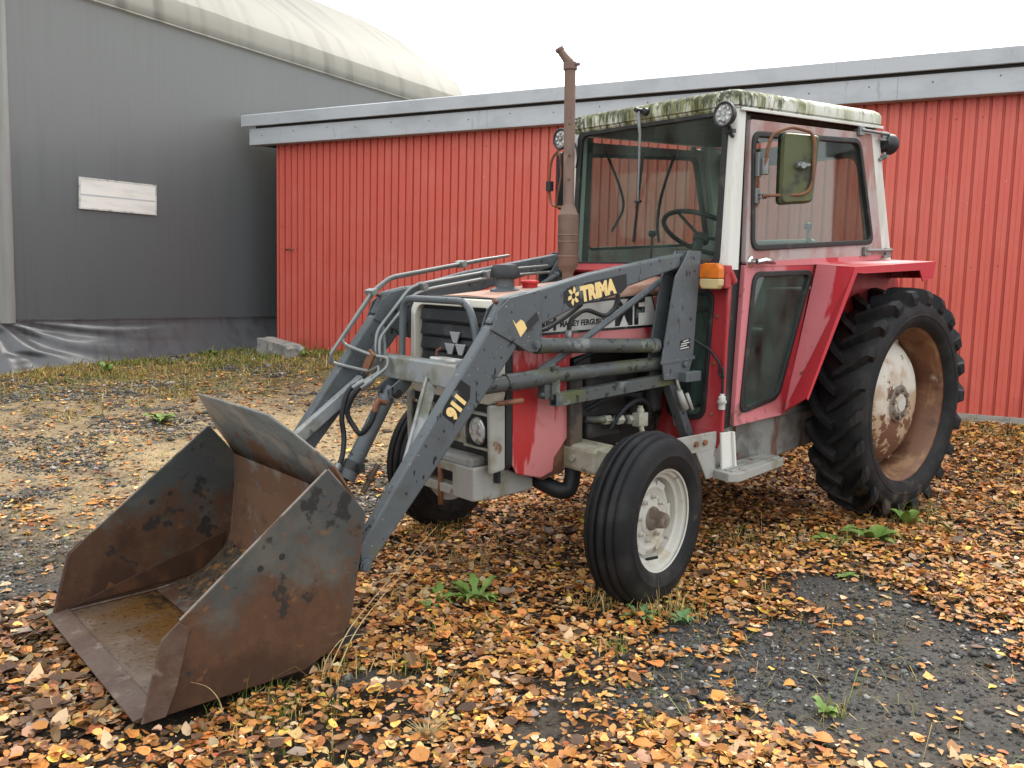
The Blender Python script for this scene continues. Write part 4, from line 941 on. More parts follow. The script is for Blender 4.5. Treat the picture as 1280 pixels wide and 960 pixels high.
text('lettering', '911', .078, B0 + EX * .002 + EZ * .014 + Vector((0, .001, 0)), EX, EZ, mYellow, near_arm, .0058, .85)
b = MB(); b.prism([(2.735, 1.272), (2.715, 1.252), (2.690, 1.270), (2.672, 1.262), (2.655, 1.232), (2.690, 1.196)], 'y', .4938, .4946); b.build('torn_sticker', mYellow, near_arm)
b = MB(); b.prism([(2.66, 1.255), (2.60, 1.300), (2.585, 1.265), (2.655, 1.21)], 'y', .4937, .4943); b.build('sticker_patch', mBlack, near_arm)
near_mast = [o for o in tractor.children if o.name.startswith('loader_mast')][0]
b = MB(); b.prism([(1.655, 1.075), (1.575, 1.085), (1.575, 1.135), (1.655, 1.125)], 'y', .5032, .5040); b.build('rating_label', mDecalB, near_mast)
b = MB()
for k, (x0, x1) in enumerate(((1.65, 1.585), (1.65, 1.60), (1.645, 1.58), (1.63, 1.59))): b.prism([(x0, 1.082 + k * .012), (x1, 1.088 + k * .012), (x1, 1.093 + k * .012), (x0, 1.087 + k * .012)], 'y', .5041, .5045)
b.build('label_print', mPaperW, near_mast)['kind'] = 'stuff'
# crossbeam with gussets, cylinder bracket, braces
b = MB(); b.box((2.83, 0, 1.015), (.085, .845, .105)); cb = b.build('crossbeam', mBeam, T, .008)
for s in (1, -1):
    b = MB(); b.add([(2.876, s * .42, 1.065), (2.876, s * .28, 1.065), (2.80, s * .42, 1.20), (2.862, s * .42, 1.065), (2.862, s * .28, 1.065), (2.786, s * .42, 1.20)], [(0, 1, 2), (3, 4, 5), (0, 1, 4, 3), (1, 2, 5, 4), (2, 0, 3, 5)]); b.build('gusset', mGrey, cb)
    b = MB()
    if s < 0: b.bar((2.93, s * .395, .945), (3.33, s * .400, .665), .045, .055, (1, 0, 1))
    else: b.bar((2.875, .055, .975), (3.26, .430, .665), .068, .012, (.5, -.5, .3)); b.bar((2.860, .085, .975), (3.240, .440, .665), .012, .05, (.5, -.5, .3))
    b.build('brace', mBeam, cb, .003)
# tilt cylinder
CY = -.20
for dy in (-.05, .05):
    b = MB(); b.prism([(2.80, .965), (2.875, .965), (2.935, .925), (2.93, .885), (2.89, .875), (2.83, .92)], 'y', CY + dy - .006, CY + dy + .006)
    b.build('cylinder_bracket', mGrey, cb)
tcyl = MB(); A = Vector((2.890, CY, .925)); B = Vector((3.137, CY, .532)); d_ = (B - A).normalized()
tcyl.tube([A, A + d_ * .05], .026, 18); tcyl.tube([A + d_ * .05, B], .038, 22); tcyl.tube([B - d_ * .04, B + d_ * .01], .041, 22)
tc_ = tcyl.build('tilt_cylinder', mGrey, T)
b = MB(); b.tube([B, Vector((3.40, CY, .385))], .020, 14); b.build('piston_rod', mEngine, tc_)
b = MB(); b.tube([(2.905, CY - .07, .905), (2.905, CY + .085, .905)], .020, 14); b.build('pivot_pin', mEngine, tc_)
b = MB(); b.tube([B - d_ * .075, B - d_ * .035], .044, 22); b.box(B - d_ * .055 + Vector((-.01, .055, .0)), (.03, .03, .04)); b.build('clamp', mBlack, tc_)
b = MB(); b.tube([(3.005, -.20 + .055, .582), (3.085, -.20 + .045, .455)], .013, 12); b.tube([(3.04, -.148, .527), (3.048, -.149, .515)], .024, 12); b.build('indicator_rod', mEdge, tc_)
b = MB(); b.tube([(2.945, -.17, .86), (2.985, -.165, .875), (3.00, -.165, .855), (3.005, -.165, .825)], .014, 10); b.build('hose_elbow', mRust, tc_)
# pipes along the far arm
for nm, pts in (('hydraulic_pipe', [(1.98, -.43, 1.545), (2.17, -.43, 1.522), (2.74, -.43, 1.436), (2.84, -.43, 1.372), (3.072, -.45, 1.07), (3.055, -.46, 1.028), (2.93, -.33, .99), (2.905, -.285, 1.02), (2.915, -.27, .99), (3.00, -.29, .945)]),
                ('hydraulic_pipe', [(2.00, -.455, 1.54), (2.73, -.455, 1.425), (2.83, -.455, 1.352), (2.995, -.468, 1.140), (2.990, -.455, 1.112), (2.925, -.30, 1.068), (2.89, -.225, 1.062), (2.90, -.215, 1.02), (2.99, -.235, .955)]),
                ('hydraulic_pipe', [(1.75, -.37, 1.49), (2.16, -.37, 1.462), (2.60, -.37, 1.402), (2.67, -.37, 1.38), (2.868, -.36, 1.175), (2.885, -.345, 1.10), (2.885, -.335, 1.05)]),
                ('hydraulic_pipe', [(1.75, -.35, 1.455), (2.16, -.345, 1.432), (2.57, -.345, 1.376), (2.66, -.345, 1.350), (2.868, -.335, 1.145), (2.885, -.31, 1.08), (2.885, -.30, 1.04)])):
    b = MB(); b.tube(pts, .0082, 10, 0, .035); b.build(nm, mPipe, T)
for (c, d) in (((2.845, -.44, 1.362), (.035, .07, .03)), ((2.30, -.44, 1.498), (.03, .07, .035)), ((2.60, -.358, 1.392), (.03, .06, .035)), ((2.20, -.358, 1.448), (.03, .06, .035))):
    b = MB(); b.box(c, d, Euler((0, R(20), 0)).to_matrix()); b.build('pipe_clamp', mPipe, T, .004)
b = MB(); b.bar((2.93, -.30, 1.085), (2.935, -.36, .99), .05, .012, (1, 0, 0)); b.build('pipe_clamp', mRust, T)
# hoses
for nm, pts in (('hydraulic_hose', [(3.00, -.29, .945), (3.06, -.30, .915), (3.10, -.30, .80), (3.10, -.285, .70), (3.14, -.235, .62), (3.19, -.20, .570)]),
                ('hydraulic_hose', [(2.99, -.235, .955), (3.05, -.245, .920), (3.08, -.285, .82), (3.06, -.255, .745), (3.06, -.195, .725), (3.03, -.165, .775), (3.004, -.165, .83)])):
    pv = [Vector(p) for p in pts]; sm = []
    for i in range(len(pv) - 1):
        p0, p1, p2, p3 = pv[max(i - 1, 0)], pv[i], pv[i + 1], pv[min(i + 2, len(pv) - 1)]
        for t in (0, .25, .5, .75): sm.append(.5 * ((2 * p1) + (p2 - p0) * t + (2 * p0 - 5 * p1 + 4 * p2 - p3) * t * t + (3 * p1 - p0 - 3 * p2 + p3) * t ** 3))
    sm.append(pv[-1])
    b = MB(); b.tube(sm, .0125, 12); ho = b.build(nm, mHose, T)
    b = MB(); b.tube([pv[0] - (pv[1] - pv[0]) * .2, pv[0] + (pv[1] - pv[0]) * .75], .0165, 12); b.build('hose_ferrule', mPipe, ho)
    if nm and pts[-1][2] < .6: b = MB(); b.tube([pv[-2] * .4 + pv[-1] * .6, pv[-1] + Vector((.03, .01, -.02))], .0165, 12); b.build('hose_ferrule', mPipe, ho)
# grille guard hoop
b = MB(); b.tube([(2.79, -.262, 1.06), (2.775, -.268, 1.338), (2.775, .245, 1.338), (2.785, .315, 1.20), (2.79, .33, 1.06)], .0165, 14, 0, .075); b.build('grille_guard', mGrey, T)
# hoses running back under the near arm
for pts_, r_h in ((((2.60, .40, 1.22), (2.50, .42, 1.205), (2.35, .425, 1.27), (2.27, .43, 1.32)), .010), (((2.34, .42, 1.19), (2.33, .42, 1.25), (2.24, .42, 1.30), (2.10, .42, 1.255), (2.03, .42, 1.30), (2.02, .42, 1.36)), .011), (((1.68, .39, 1.20), (1.62, .38, 1.25), (1.60, .38, 1.17), (1.64, .38, 1.08)), .012)):
    b = MB(); b.tube(fillet([Vector(p) for p in pts_], .06), r_h, 8); b.build('hydraulic_hose', mHose, T)
b = MB(); b.tube([(2.34, .42, 1.205), (2.34, .42, 1.15)], .015, 10); b.build('hose_ferrule', mPipe, T)

# ---- bucket
HB = .543
side = [(3.635, .779), (3.487, .598), (3.510, .448), (3.556, .213), (3.600, .131), (3.745, .066), (4.312, .060), (4.237, .313), (4.179, .360)]
bk = MB()
prof = [(3.524, .638), (3.522, .52), (3.552, .285), (3.575, .215), (3.64, .145), (3.76, .095), (3.90, .080)]
def strip(pr, y0, y1, th):
    b = MB(); n = len(pr); nr = []
    for i in range(n):
        d = Vector(pr[min(i + 1, n - 1)]) - Vector(pr[max(i - 1, 0)]); d.normalize(); nr.append(Vector((d.y, -d.x)) * -th)
    b.add([(p[0], y0, p[1]) for p in pr] + [(p[0], y1, p[1]) for p in pr] + [(p[0] - q.x, y0, p[1] - q.y) for p, q in zip(pr, nr)] + [(p[0] - q.x, y1, p[1] - q.y) for p, q in zip(pr, nr)],
          [f for i in range(n - 1) for f in ((i, i + 1, n + i + 1, n + i), (2 * n + i, 3 * n + i, 3 * n + i + 1, 2 * n + i + 1), (i, 2 * n + i, 2 * n + i + 1, i + 1), (n + i, n + i + 1, 3 * n + i + 1, 3 * n + i))] + [(0, n, 3 * n, 2 * n), (n - 1, 3 * n - 1, 4 * n - 1, 2 * n - 1)])
    return b
bucket = strip(prof, -HB + .001, HB - .001, .010).build('bucket', mBktIn, T)
fl = MB()
fx = np.linspace(3.90, 4.322, 20); fy = np.linspace(-HB + .001, HB - .001, 40)
V = [(x_, y, .0805 - .006 * (x_ - 3.9) / .42 + .004 * float(vnoise(np.array(x_ * 3), np.array(y * 3), 2, 81, 3)) - .002) for x_ in fx for y in fy]
fl.add(V, [(i * 40 + j, (i + 1) * 40 + j, (i + 1) * 40 + j + 1, i * 40 + j + 1) for i in range(19) for j in range(39)], 0, True)
fo = fl.build('floor_plate', mFloor, bucket); sm_ = fo.modifiers.new('s', 'SOLIDIFY'); sm_.thickness = .014; sm_.offset = -1
b = MB(); b.add([(4.255, -HB - .004, .0835), (4.255, HB + .004, .0835), (4.335, HB + .004, .0745), (4.335, -HB - .004, .0745), (4.255, -HB - .004, .062), (4.255, HB + .004, .062), (4.335, HB + .004, .069), (4.335, -HB - .004, .069)], [(0, 1, 2, 3), (4, 5, 6, 7), (0, 1, 5, 4), (1, 2, 6, 5), (2, 3, 7, 6), (3, 0, 4, 7)])
b.build('cutting_edge', mEdge, bucket)
b = MB(); b.tube([(4.253, -HB + .02, .0815), (4.253, HB - .02, .0815)], .0035, 6); b.build('weld_seam', mEdge, bucket)
for s in (1, -1):
    b = MB(); b.prism(side, 'y', s * (HB + .010), s * HB); b.build('side_plate', mBkt, bucket, .002)
    b = MB(); b.bar((3.640, s * (HB + .005), .7775), (4.176, s * (HB + .005), .3645), .0085, .0035); b.bar((3.490, s * (HB + .005), .6025), (3.632, s * (HB + .005), .7775), .0085, .0035); b.build('worn_edge', mWorn, bucket)
    b = MB(); b.tube([(3.524, s * (HB - .003), .638), (3.522, s * (HB - .003), .52), (3.552, s * (HB - .003), .285), (3.575, s * (HB - .003), .215), (3.64, s * (HB - .003), .148), (3.76, s * (HB - .003), .098), (3.90, s * (HB - .003), .083), (4.25, s * (HB - .003), .077)], .005, 6); b.build('weld_bead', mEdge, bucket)
    b = MB(); b.prism([(4.316, .062), (4.242, .318), (4.185, .362), (4.150, .335), (4.200, .15), (4.240, .062)], 'y', s * (HB + .021), s * (HB + .0105)); b.build('side_cutter', mEdge, bucket, .002)
    b = MB(); b.prism([(4.25, .09), (3.66, .12), (3.60, .20), (3.58, .285)], 'y', s * (HB - .0005), s * (HB - .007)); b.build('wear_strip', mEdgeD, bucket, .002)
    for (x_, z) in ((3.90, .475), (3.82, .50)):
        b = MB(); b.lathe([(s * (HB + .0102), .012), (s * (HB + .0115), .011), (s * (HB + .0116), .0005)], (x_, 0, z), 'y', 12); b.lathe([(s * (HB - .0002), .012), (s * (HB - .0015), .011), (s * (HB - .0016), .0005)], (x_, 0, z), 'y', 12); b.build('bolt_hole', mDarkGap, bucket)
gd = MB()
gA = [(3.524, .638), (3.568, .706), (3.618, .780), (3.70, .885), (3.757, .955)]
V = []
for i, (x_, z) in enumerate(gA):
    hw = HB - .002 if i < 3 else (HB - .002) - (x_ - 3.612) / (3.757 - 3.612) * (.205)
    bow = [0, .003, .006, .004, 0][i]
    V += [(x_ - bow, -hw, z + bow), (x_ - bow, hw, z + bow)]
gd.add(V, [(2 * i, 2 * i + 1, 2 * i + 3, 2 * i + 2) for i in range(4)], 0, True)
g_ = gd.build('guard_plate', mBktIn, bucket); g_.modifiers.new('s', 'SOLIDIFY').thickness = .010
for dy in (-.05, .05):
    b = MB(); b.prism([(3.508, .56), (3.40, .50), (3.35, .42), (3.38, .33), (3.46, .30), (3.530, .33)], 'y', CY + dy - .008, CY + dy + .008); b.build('bucket_lug', mEngine, bucket)
for s in (1, -1):
    for yy in (.405,):
        b = MB(); b.prism([(3.508, .50), (3.44, .42), (3.425, .36), (3.46, .33), (3.530, .33)], 'y', s * yy - .006, s * yy + .006); b.build('bucket_lug', mEngine, bucket)
b = MB(); b.prism([(3.58, .17), (3.52, .15), (3.50, .12), (3.62, .10)], 'y', .44, .54); b.build('wear_pad', mEngine, bucket)
# mud and leaf mould lying in the back corner of the bucket
b = MB(); V = []; ny_ = 40
for j in range(ny_):
    y = -HB + .012 + (2 * HB - .024) * j / (ny_ - 1)
    h = (.010 + .025 * float(vnoise(np.array(y * 5.), np.array(3.1), 1, 91, 3))) * (1.2 if y < 0 else .8)
    for i, (x_, z) in enumerate(((3.575, .215 + h), (3.63, .158 + h * 1.1), (3.70, .118 + h * .7), (3.78, .094 + h * .3), (3.86, .078))): V.append((x_ + .015 * random.uniform(-1, 1), y, z + random.uniform(-.006, .006)))
b.add(V, [(j * 5 + i, (j + 1) * 5 + i, (j + 1) * 5 + i + 1, j * 5 + i + 1) for j in range(ny_ - 1) for i in range(4)], 0, True)
mMud = pmat('leaf_mould', (0.050, 0.036, 0.022), 0.75, layers=[dict(c=(0.19, 0.085, 0.025), s=22, lo=.52, hi=.62, m=.8), dict(c=(0.02, 0.016, 0.012), s=30, lo=.5, hi=.6)], bump=.8, bscale=70)
o = b.build('bucket_mud', mMud, bucket); o['kind'] = 'stuff'

# ---- cab
def ys(z): return .6375 - .025 * z
def fx(z): return 1.362 + (2.2 - z) * .055
def rx(z): return -.045 - (2.27 - z) * .27
def SD(s, o): return lambda p: (p[0], s * (ys(p[1]) + o), p[1])
for s in (1, -1):
    b = MB()
    # front pillars
    b.add([(fx(z) - dx, s * y, z) for z in (1.475, 2.28) for (dx, y) in ((0, .528), (0, ys(z) - .012), (.012, ys(z)), (.075, ys(z)), (.075, .528))],
          [(0, 1, 6, 5), (1, 2, 7, 6), (2, 3, 8, 7), (3, 4, 9, 8), (4, 0, 5, 9)])
    b.build('cab_pillar', mWhite, T, .006); b = MB()
    # rear pillars
    b.add([(x_, s * y, z) for z in (1.525, 2.285) for (x_, y) in ((rx(z), ys(z)), (rx(z) + .205 + .02 * (2.27 - z), ys(z)), (rx(z) + .205, ys(z) - .05), (rx(z), ys(z) - .05))],
          [(0, 1, 5, 4), (1, 2, 6, 5), (2, 3, 7, 6), (3, 0, 4, 7), (0, 1, 2, 3)])
    b.build('cab_pillar', mWhite, T, .006)
# roof shell
def plan(x0, x1, hy, r): return rpoly([(x1, -hy), (x1, hy), (x0, hy), (x0, -hy)], r, 6)
b = MB(); rings = []
for (ins, z) in ((.012, 0.0), (.004, .012), (.004, .020), (-.004, .026), (-.004, .070), (.006, .088), (.026, .102), (.06, .110), (.30, .122), (.5, .125)):
    rings.append([(p[0], p[1], 2.258 + .030 * (1.35 - p[0]) + z) for p in plan(-.06 + ins, 1.376 - ins, .590 - ins, max(.01, .05 - ins * .3))])
n = len(rings[0]); b.add([p for r_ in rings for p in r_], [(i * n + j, i * n + (j + 1) % n, (i + 1) * n + (j + 1) % n, (i + 1) * n + j) for i in range(len(rings) - 1) for j in range(n)], 0, True)
b.add(rings[-1], [tuple(range(n))], 0, True)
roof = b.build('cab_roof', mRoof, T)
for s in (1, -1):
    b = MB(); b.bar((1.345, s * .596, 2.263), (-.05, s * .596, 2.305), .012, .016)
    b.build('roof_gutter', mWhite, roof, .003)
b = MB(); b.add([(1.33, -.55, 2.256), (1.33, .55, 2.256), (-.02, .55, 2.296), (-.02, -.55, 2.296)], [(0, 1, 2, 3)]); b.build('headliner', mDark, roof)
b = MB()
for s in (1, -1):
    for (dy, z) in ((.50, 2.345), (.535, 2.325), (.485, 2.318), (.520, 2.300), (.545, 2.345)):
        b.lathe([(.0, .008), (.006, .007), (.008, .0005)], (1.381, s * dy, z), 'x', 8)
b.build('rivet', mPipe, roof)['kind'] = 'stuff'
# front wall: red frame below the screen with two foot windows
def FR(o): return lambda p: (fx(p[1]) + o, p[0], p[1])
for s in (1, -1):
    oo = [(s * .600, .655), (s * .600, 1.478), (s * .215, 1.478), (s * .215, .655)]; hh = [(s * .500, .712), (s * .510, 1.360), (s * .255, 1.378), (s * .265, .705)]
    ro, rh = rpoly(oo, .008, 5), rpoly(hh, .06, 5)
    b = MB(); b.ring(ro, rh, FR(.0), FR(-.03)); fp = b.build('front_panel', mRedDk, T, .003)
    b = MB(); b.ring(rpoly(offset(hh, .012), .07, 5), rpoly(offset(hh, -.016), .05, 5), FR(.012), FR(-.012)); b.build('window_seal', mSeal, fp, .004)
    b = MB(); b.plate(rh, FR(-.012), FR(-.016)); b.build('window_glass', mGlassL, fp)
    b = MB(); b.prism([(fx(.7) + .004, .565), (fx(.7) - .05, .665), (fx(.7) + .004, .668)], 'y', s * .2, s * .60); b.build('sill_rail', mRedDk, fp, .004)
    b = MB(); b.bar((fx(1.47) + .004, s * .598, 1.475), (fx(.68) + .004, s * .620, .66), .018, .020, (0, 1, 0)); b.build('corner_rail', mRedDk, fp, .004)
    b = MB()
    for (y, z) in ((.545, 1.24), (.545, 1.00), (.55, .74)): b.lathe([(.0, .010), (.007, .009), (.010, .0005)], (fx(z), s * y, z), 'x', 8)
    b.build('screw', mRust, fp)['kind'] = 'stuff'
b = MB(); b.prism([(1.40, 1.445), (1.47, 1.455), (1.475, 1.470), (1.405, 1.505)], 'y', -.53, .53); b.build('scuttle', mRedDk, T, .006)
b = MB(); b.box((1.41, 0, 1.20), (.02, .45, .56)); b.build('bulkhead', mRedDk, T)
# windscreen
wo = [(-.525, 1.492), (.525, 1.492), (.523, 2.262), (-.523, 2.262)]
b = MB(); b.ring(rpoly(offset(wo, .012), .06, 5), rpoly(offset(wo, -.022), .05, 5), FR(.008), FR(-.016)); ws = b.build('windscreen', mSeal, T, .004)
b = MB(); b.plate(rpoly(wo, .05, 5), FR(-.004), FR(-.008)); b.build('window_glass', mGlass, ws)
# doors
for s in (1, -1):
    b = MB()
    ou = [(1.282, 1.503), (1.258, 2.222), (.06, 2.262), (-.125, 1.535)]; hu = [(1.236, 1.578), (1.243, 2.158), (.203, 2.214), (.018, 1.630)]
    ol = [(1.358, .676), (1.282, 1.499), (.640, 1.499), (.905, .690)]; hl_ = [(1.322, .738), (1.213, 1.456), (.640, 1.468), (.980, .784)]
    hl_ = [(1.312, .742), (1.213, 1.456), (.668, 1.466), (.975, .790)]
    b.ring(rpoly(ol, .012, 5), rpoly(hl_, .05, 5), SD(s, .008), SD(s, -.022))
    door = b.build('door', mRedD, T, .004)
    b = MB(); b.ring(rpoly(ou, .02, 5), rpoly(hu, .06, 5), SD(s, .008), SD(s, -.022)); b.build('upper_panel', mPink, door, .004)
    for h_, g_m in ((hu, mGlass), (hl_, mGlassL)):
        b = MB(); b.ring(rpoly(offset(h_, .008), .068, 5), rpoly(offset(h_, -.020), .045, 5), SD(s, .020), SD(s, -.012)); b.build('window_seal', mSeal, door, .005)
        b = MB(); b.plate(rpoly(h_, .05, 5), SD(s, .002), SD(s, -.002)); b.build('window_glass', g_m, door)
    # a red lip where the upper panel meets the lower, running to the fender
    b = MB(); b.plate([(1.280, 1.490), (1.278, 1.512), (.80, 1.530), (-.10, 1.560), (-.12, 1.535), (.60, 1.502)], SD(s, .0125), SD(s, .0085)); b.build('waist_strip', mRedF, door)
    b = MB(); y0 = ys(1.515) + .008
    b.lathe([(s * y0, .030), (s * (y0 + .010), .028), (s * (y0 + .016), .016), (s * (y0 + .045), .014)], (1.245, 0, 1.515), 'y', 18)
    b.tube([(1.25, s * (y0 + .045), 1.513), (1.19, s * (y0 + .048), 1.522), (1.13, s * (y0 + .046), 1.516), (1.085, s * (y0 + .042), 1.508)], [.013, .017, .015, .007], 12); b.build('handle', mChrome, door)
    for z, xs in ((2.262, (.24, -.10)), (1.580, (.14, -.19))):
        b = MB(); yy = s * (ys(z) + .022)
        b.box((xs[0] - .03, yy, z), (.05, .02, .05)); b.box((xs[1] + .04, yy, z), (.06, .016, .045)); b.tube([(xs[0] - .02, yy + s * .008, z + .005), (xs[1], yy + s * .008, z + .008)], .010, 8)
        b.tube([(xs[1] + .10, yy + s * .006, z - .03), (xs[1] + .02, yy + s * .01, z - .028)], .007, 8)
        b.build('hinge', mPipe, door, .003)
    # dark body behind the door gap
    b = MB(); b.add([SD(s, -.024)(p) for p in ((1.40, .66), (1.375, 1.49), (1.30, 2.25), (1.215, 2.25), (1.225, 1.50), (1.30, .68))], [(0, 1, 4, 5), (1, 2, 3, 4)]); b.build('door_jamb', mSeal, T)
    # fender
    fy, fo = .625, .87
    b = MB()
    A1, A2 = (.640, fy, 1.498), (.905, fy, .690); B1, B2 = (.680, fo, 1.484), (1.085, fo, .826)
    b.add([(x_, s * y, z) for (x_, y, z) in (A1, B1, B2, (.985, fy + .05, .725), A2)], [(0, 1, 2, 3, 4)])
    b.add([(x_, s * y, z) for (x_, y, z) in ((.640, fy, 1.500), (.680, fo, 1.486), (-.245, fo, 1.520), (-.245, fy - .04, 1.530), (.640, fy - .04, 1.512))], [(0, 1, 2, 3, 4)])
    b.add([(x_, s * y, z) for (x_, y, z) in (B1, (-.245, fo, 1.519), (-.215, fo + .004, 1.425), (-.09, fo + .003, 1.405), (-.045, fo + .002, 1.470), (.60, fo + .001, 1.455), (.655, fo, 1.460))], [(0, 1, 2, 3, 4, 5, 6)])
    b.add([(x_, s * y, z) for (x_, y, z) in (B1, B2, (1.075, fo + .0, .815), (.655, fo, 1.460))], [(0, 1, 2, 3)])
    b.add([(x_, s * y, z) for (x_, y, z) in ((-.245, fo, 1.520), (-.245, fy - .04, 1.530), (-.24, fy - .04, 1.42), (-.215, fo, 1.425))], [(0, 1, 2, 3)])
    fd = b.build('fender', mRedF, T); sm2 = fd.modifiers.new('s', 'SOLIDIFY'); sm2.thickness = .006; sm2.offset = 0
    b = MB(); b.add([(x_, s * .600, z) for (x_, z) in ((.62, 1.50), (-.26, 1.52), (-.50, 1.1), (-.35, .85), (.66, .85), (.78, .90))], [(0, 1, 2, 3, 4, 5)]); b.build('fender_inner', mRedDk, fd).modifiers.new('s', 'SOLIDIFY').thickness = .006
    # step
    b = MB(); zt = .462
    pl = rpoly([(1.475, s * .60), (1.490, s * .700), (1.44, s * .735), (.94, s * .665), (.935, s * .535), (1.40, s * .545)], .01, 2)
    b.prism(pl, 'z', zt, zt - .045)
    stp = b.build('step', mSilver, T, .004)
    b = MB()
    for k in range(4):
        t0 = .08 + k * .24
        b.bar((1.44 + .01 * t0, s * (.565 + .15 * t0), zt + .004), (.955, s * (.550 + .105 * t0), zt + .004), .018, .007)
    b.build('step_tread', mSilver, stp)['kind'] = 'stuff'
    b = MB(); b.prism([(1.455, .655), (1.375, .650), (1.345, .44), (1.435, .44)], 'y', s * .625, s * .612); b.prism([(1.375, .652), (1.36, .652), (1.33, .44), (1.345, .44)], 'y', s * .640, s * .600); b.build('step_hanger', mWhite, stp, .003)
    b = MB(); b.prism([(1.80, .66), (1.46, .66), (1.46, .60), (1.52, .57), (1.72, .57), (1.80, .61)], 'y', s * .60, s * .585); b.prism([(1.62, .57), (1.46, .60), (1.46, .42), (1.53, .42)], 'y', s * .598, s * .588); br = b.build('cab_mount', mSilver, T, .003)
    b = MB()
    for x_ in (1.56, 1.63): b.lathe([(s * .60, .016), (s * .612, .015), (s * .613, .0005)], (x_, 0, .615), 'y', 6, 0, False)
    b.build('bolt', mRust, br)['kind'] = 'stuff'
    # work lamps
    for (c, rot, nm) in (((1.445, s * .578, 2.225), None, 0), ((-.11, s * .60, 2.215), 1, 1)):
        b = MB(); d = 1 if not nm else -1
        b.lathe([(-d * .045, .0005), (-d * .045, .030), (-d * .02, .048), (d * .0, .060), (d * .022, .062), (d * .026, .058), (d * .024, .050)], c, 'x', 28); wl = b.build('work_lamp', mBlack, T)
        b = MB(); b.lathe([(d * .018, .054), (d * .019, .0005)], c, 'x', 28)
        for k in range(9):
            a = 2 * math.pi * k / 8; rr = .033 if k < 8 else 0
            b.lathe([(d * .019, .010), (d * .024, .008), (d * .026, .0005)], (c[0], c[1] + rr * math.cos(a), c[2] + rr * math.sin(a)), 'x', 10)
        b.build('lens', mLens, wl)
        b = MB(); b.tube([(c[0] - d * .03, c[1], c[2] - .05), (c[0] - d * .035, c[1], c[2] - .085), (c[0] - d * .07, c[1] - s * .01, c[2] - .095)], .010, 8); b.box((c[0] - d * .035, c[1], c[2] - .075), (.03, .05, .018)); b.build('lamp_bracket', mPipe if nm else mBlack, wl)
# mirrors
b = MB(); b.tube([(1.205, .64, 1.965), (1.205, .665, 2.10), (1.19, .675, 2.148), (1.10, .72, 2.185), (1.0, .77, 2.165), (.985, .785, 2.12), (.985, .785, 1.93), (1.0, .775, 1.872), (1.04, .755, 1.852), (1.205, .640, 1.845)], .0085, 10, 0, .03); mr = b.build('mirror_arm', mRust, T)
b = MB(); b.box((1.215, .612, 2.00), (.03, .03, .12)); b.box((1.215, .612, 1.845), (.035, .02, .075)); b.tube([(1.195, .64, 2.03), (1.195, .64, 1.95)], .020, 10); b.box((1.19, .63, 1.855), (.05, .02, .012)); b.box((1.19, .63, 1.838), (.05, .02, .012)); b.build('mirror_bracket', mPipe, mr, .003)
rotm = Matrix(((-.80, .35, .06), (.42, .87, -.02), (-.06, .05, 1))).transposed()
mp0 = Vector((1.035, .725, 1.985)); ex_ = Vector((-.90, .42, .02)).normalized(); ez_ = Vector((-.06, 0, 1)).normalized(); en_ = ex_.cross(ez_)
def mplate(w0, w1, h, r): return rpoly([(-w0, -h), (w0, -h + .01), (w1, h - .012), (-w1, h)], r, 5)
b = MB(); q = mplate(.098, .112, .182, .03); q2 = mplate(.086, .100, .170, .03)
f_ = lambda o, qq: [tuple(mp0 + ex_ * p[0] + ez_ * p[1] + en_ * o) for p in qq]
nq = len(q)
b.add(f_(-.022, q) + f_(0, q) + f_(.022, q2), [tuple(range(nq))] + [(i, (i + 1) % nq, nq + (i + 1) % nq, nq + i) for i in range(nq)] + [(nq + i, nq + (i + 1) % nq, 2 * nq + (i + 1) % nq, 2 * nq + i) for i in range(nq)] + [tuple(range(2 * nq, 3 * nq))])
b.build('mirror_head', mMirror, mr)
b = MB(); b.ring(q, offset(q, -.008), lambda p: tuple(mp0 + ex_ * p[0] + ez_ * p[1] + en_ * .004), lambda p: tuple(mp0 + ex_ * p[0] + ez_ * p[1] - en_ * .024)); b.build('mirror_rim', mBlack, mr)
b = MB(); b.tube([mp0 + en_ * .02 + ex_ * .0 + ez_ * .01, mp0 + en_ * .055 + ez_ * .01], [.024, .016], 12); b.tube([mp0 + en_ * .04 - ex_ * .03 + ez_ * .01, mp0 + en_ * .04 + ex_ * .04 + ez_ * .01], .012, 10); b.build('mirror_clamp', mPipe, mr)
b = MB(); b.tube([(1.21, -.62, 2.235), (1.21, -.84, 2.225), (1.21, -.935, 2.16), (1.21, -.955, 1.98), (1.21, -.93, 1.87), (1.21, -.84, 1.853), (1.21, -.62, 1.86)], .0085, 10, 0, .05); mr = b.build('mirror_arm', mRust, T)
b = MB(); b.lathe([(-.03, .0005), (-.03, .025), (.03, .025), (.03, .0005)], (1.21, -.945, 1.99), 'z', 12); b.build('mirror_clamp', mBlack, mr)
b = MB(); b.prism(rpoly([(1.20, 1.84), (1.20, 2.20), (1.00, 2.20), (1.00, 1.85)], .04), 'y', -.90, -.875); b.build('mirror_head', mBlack, mr, .008)
b = MB(); b.tube([(1.20, -.885, 2.20), (1.22, -.845, 2.19), (1.22, -.83, 2.05), (1.22, -.875, 1.86)], .006, 8, 0, .03); b.build('mirror_stay', mRust, mr)
